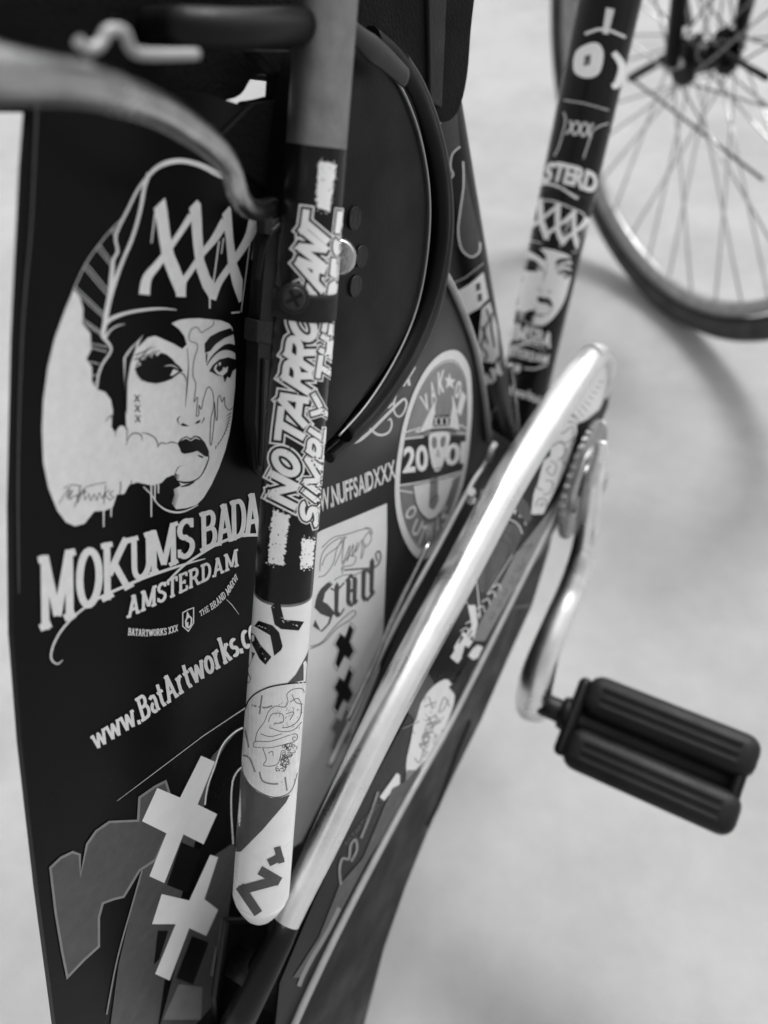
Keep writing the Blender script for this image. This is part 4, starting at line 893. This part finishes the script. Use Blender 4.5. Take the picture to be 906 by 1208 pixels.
d.fill(ZL([(520, 530), (545, 600), (520, 690), (470, 800), (400, 940), (360, 975), (345, 880), (365, 780), (385, 680), (420, 600), (470, 545)]), 'sticker_white', smooth=3)
d.up()
d.fill(ZL([(572, 345), (585, 360), (572, 385), (560, 380)]), 'black_print')
d.stroke(ZL([(625, 372), (662, 385)]), 1.2, 'black_print')
for a in ([(420, 640), (470, 620)], [(440, 600), (455, 650)], [(500, 600), (480, 660), (500, 650), (520, 610)], [(430, 700), (460, 680), (480, 700), (440, 730)], [(410, 760), (440, 770), (420, 800), (400, 790)], [(380, 850), (400, 870), (420, 810)], [(450, 720), (490, 700)], [(505, 600), (525, 640)], [(400, 800), (430, 830)]): d.stroke(ZL(a), 1.3, 'mid_print', 4)
for _ in range(26):
    x, y = random.gauss(445, 22), random.gauss(715, 60); d.stroke(ZL([(x, y), (x+random.uniform(-14, 14), y+random.uniform(-18, 18)), (x+random.uniform(-20, 20), y+random.uniform(-20, 20))]), .7, 'mid_print', 3)
d.fill(ZL([(350, 900), (330, 1000), (345, 1045), (400, 960), (440, 890), (480, 800), (420, 900)]), 'mid_print')
sans(d, 'A', ZL([(245, 1010), (312, 1062)]), ZL([(278, 895), (350, 940)]), 'sticker_white', off=.06)
sans(d, 'FF', ZL([(560, 455), (640, 340)]), ZL([(530, 430), (610, 315)]), 'sticker_white', off=.06)
sans(d, 'XXX', ZL([(440, 700-20), (400, 800)]), ZL([(470, 700), (430, 815)]), 'mid_print', off=.03)
for i in range(7):
    x, y = 700-22*i, 150+30*i; d.stroke(ZL([(x, y), (x+26, y-14), (x+34, y+10)]), 1.3, 'sticker_white', 3)
for i in range(5):
    x, y = 800-26*i, 60+48*i; d.stroke(ZL([(x, y), (x+14, y+6), (x+4, y+24), (x-8, y+16)]), 1.1, 'dim_print', 3)
d.stroke(ZL([(330, 730), (400, 700)]), 1.2, 'mid_print'); d.stroke(ZL([(230, 990), (200, 1080), (160, 1180)]), 3, 'mid_print', 3)
d.fill(ZR([(620, 90), (670, 60), (735, -10), (680, 100), (600, 240), (540, 330), (450, 500), (380, 620), (320, 740), (280, 740), (370, 600), (440, 420), (520, 330)]), 'dim_print')
d.stroke(ZR([(480, 340), (500, 300), (495, 265), (478, 285), (472, 330), (450, 330), (440, 370), (445, 420)]), 3, 'mid_print', 4)
d.stroke(ZR([(300, 770), (330, 700), (400, 580), (440, 500)]), 5, 'mid_print', 3)
sans(d, 'BATARTWORKS', ZR([(465, 285), (590, 130)]), ZR([(455, 275), (580, 120)]), 'dim_print', off=.01)
d.done()

# ---------------- crank, chainring, pedal
kp = [(710, 520, 13), (706, 546, 19), (699, 575, 24), (694, 610, 27), (688, 650, 29), (676, 690, 31), (661, 725, 32), (646, 762, 35), (634, 798, 41), (629, 825, 43), (627, 838, 38)]
KX = .100
ks = spline([tuple(k) for k in kp], 6); K3 = [onx(a, b, KX+.006*min(1, i/30)) for i, (a, b, c) in enumerate(ks)]
crank = sweep('crank_arm', K3, [fitr(P, q[2]) for P, q in zip(K3, ks)], M['alloy'], bike, 32, (1., .75))
crank['label'] = 'polished silver curved crank arm'
e = K3[-1]; dirn = (K3[-1]-K3[-3]); dirn /= np.linalg.norm(dirn)
R_ = fitr(e, 38)
sweep('crank_end', [e, e+dirn*R_*.3, e+dirn*R_*.55, e+dirn*R_*.7], [R_, R_*.88, R_*.6, R_*.15], M['alloy'], crank, 32, (1., .75))
# chainring, edge-on, with teeth
ctr = onx(688, 566, .090); bm = bmesh.new(); NT = 38; ro, ri, rc = .045, .0425, .030
fr, bk = [], []
for side, X in ((fr, .0915), (bk, .0885)):
    for i in range(NT*4):
        a = 2*math.pi*i/(NT*4); rr = ro if i % 4 in (1, 2) else ri
        side.append(bm.verts.new((X, ctr[1]+rr*math.cos(a), ctr[2]+rr*math.sin(a))))
n = NT*4; bm.faces.new(fr); bm.faces.new(bk[::-1])
for i in range(n): bm.faces.new((fr[i], bk[i], bk[(i+1) % n], fr[(i+1) % n]))
ring = bm_obj('chainring', bm, M['chrome_dark'], bike)
sweep('ring_bolt_circle', [(.0885, ctr[1], ctr[2]), (.0945, ctr[1], ctr[2])], [.030, .026], M['dull'], ring, 40)
sweep('crank_boss', [(.094, ctr[1], ctr[2]), (.102, ctr[1], ctr[2]), (.1045, ctr[1], ctr[2])], [.0140, .0130, .0100], M['alloy2'], crank, 32)
sweep('crank_axle', [(.07, ctr[1], ctr[2]), (.1060, ctr[1], ctr[2])], .0065, M['dull'], ring, 24)
# pedal: axle along +X, two rubber blocks, end plates
pc = e+dirn*R_*-1.0; px_, py_, pz_ = pc
pedal = bpy.data.objects.new('pedal', None); S.collection.objects.link(pedal); pedal.parent = bike
pedal.location = (0, 0, 0); pedal['label'] = 'black rubber block pedal'
sweep('pedal_axle', [(px_, py_, pz_), (px_+.024, py_, pz_), (px_+.025, py_, pz_), (px_+.146, py_, pz_)], [.0085, .0085, .0075, .0075], M['rubber'], pedal, 24)
ang = math.radians(28)
def rotp(y, z): return (py_+y*math.cos(ang)-z*math.sin(ang), pz_+y*math.sin(ang)+z*math.cos(ang))
def block(name, x0, x1, y0, y1, z0, z1, m, bev, gro=False):
    bm = bmesh.new(); vs = []
    for x in (x0, x1):
        for (y, z) in ((y0, z0), (y1, z0), (y1, z1), (y0, z1)):
            q = rotp(y, z); vs.append(bm.verts.new((px_+x, q[0], q[1])))
    for f in ((0, 1, 2, 3), (7, 6, 5, 4), (0, 4, 5, 1), (1, 5, 6, 2), (2, 6, 7, 3), (3, 7, 4, 0)): bm.faces.new([vs[i] for i in f])
    bmesh.ops.bevel(bm, geom=bm.edges[:], offset=bev, segments=4, profile=.5, affect='EDGES', clamp_overlap=True)
    return bm_obj(name, bm, m, pedal, True)
PL = .152
for s in (-1, 1):
    block('rubber_block', .034, PL, s*.0195-.0148, s*.0195+.0148, -.0165, .0165, M['rubber'], .010)
    for k in (-1, 0, 1): block('tread_ridge', .046, PL-.012, s*.0195+k*.0062-.0016, s*.0195+k*.0062+.0016,   .0155, .0174, M['rubber'], .0008)
block('inner_plate', .027, .0365, -.029, .029, -.0135, .0135, M['black'], .006)
block('outer_plate', PL-.012, PL-.003, -.027, .027, -.0120, .0120, M['black'], .005)
sweep('dust_collar', [(px_+.022, py_, pz_), (px_+.030, py_, pz_)], [.0115, .0135], M['black'], pedal, 24)

# ---------------- front wheel, turned to the left
WC = np.array([-.0448, 1.1489, .372]); WR = .372; sa = .9092
ydir = np.array([-math.sin(sa), math.cos(sa), 0]); zdir = np.array([0, 0, 1.]); ndir = np.cross(ydir, zdir)
wheel = bpy.data.objects.new('front_wheel', None); S.collection.objects.link(wheel); wheel.parent = bike; wheel.location = (0, 0, 0); wheel['label'] = 'front wheel turned aside'
def torus(name, prof, m, par, n=120):
    bm = bmesh.new(); rings = []
    for i in range(n):
        a = 2*math.pi*i/n; rd = ydir*math.cos(a)+zdir*math.sin(a)
        rings.append([bm.verts.new(tuple(WC+rd*p[0]+ndir*p[1])) for p in prof])
    k = len(prof)
    for i in range(n):
        for j in range(k): bm.faces.new((rings[i][j], rings[(i+1) % n][j], rings[(i+1) % n][(j+1) % k], rings[i][(j+1) % k]))
    return bm_obj(name, bm, m, par, True)
torus('tyre', [(WR-.017+.017*math.cos(a), .017*math.sin(a)) for a in np.linspace(0, 2*math.pi, 17)[:-1]], M['tyre'], wheel)
torus('rim', [(WR-.038, -.0125), (WR-.045, -.011), (WR-.056, -.007), (WR-.056, .007), (WR-.045, .011), (WR-.038, .0125)], M['rimgrey'], wheel)
def seg(name, a, b, r, m, par, sg=8): return sweep(name, [a, (np.array(a)+np.array(b))/2, b], r, m, par, sg)
seg('hub', WC-ndir*.035, WC+ndir*.035, .018, M['black'], wheel, 24)
for s in (-1, 1): sweep('hub_flange', [WC+ndir*.03*s, WC+ndir*.033*s], .028, M['black'], wheel, 24)
sp0 = None
for i in range(36):
    a = 2*math.pi*i/36; s = 1 if i % 2 else -1; b = a+(.9 if (i//2) % 2 else -.9)
    A_ = WC+(ydir*math.cos(b)+zdir*math.sin(b))*.026+ndir*.032*s; B_ = WC+(ydir*math.cos(a)+zdir*math.sin(a))*(WR-.055)
    seg('spoke', A_, B_, .0015, M['dull'], wheel, 6)
for s in (-1, 1):
    sweep('fork_blade', [WC+ndir*.05*s, WC+ndir*.05*s+np.array([0, -.01, .15]), WC+ndir*.045*s+np.array([0, -.09, .40])], [.009, .011, .014], M['black'], bike, 16)
seg('front_axle', WC-ndir*.058, WC+ndir*.058, .006, M['dull'], wheel, 12)

def onwheel(x, y):
    d_ = rdir(x, y); t = ((WC-CAM)@ndir)/(d_@ndir); return CAM+d_*t
for a, b, r in (((826, 45), (744, 92), .006), ((744, 92), (900, 212), .002), ((836, 52), (905, 92), .004), ((812, 30), (800, -40), .006)):  # long thin rod stands in for a ground shadow; the rest are mudguard stays
    sweep('stay_and_shadow_rod', [onwheel(*a)+ndir*-.06*0, onwheel((a[0]+b[0])/2, (a[1]+b[1])/2), onwheel(*b)], r, M['black'], bike, 12)
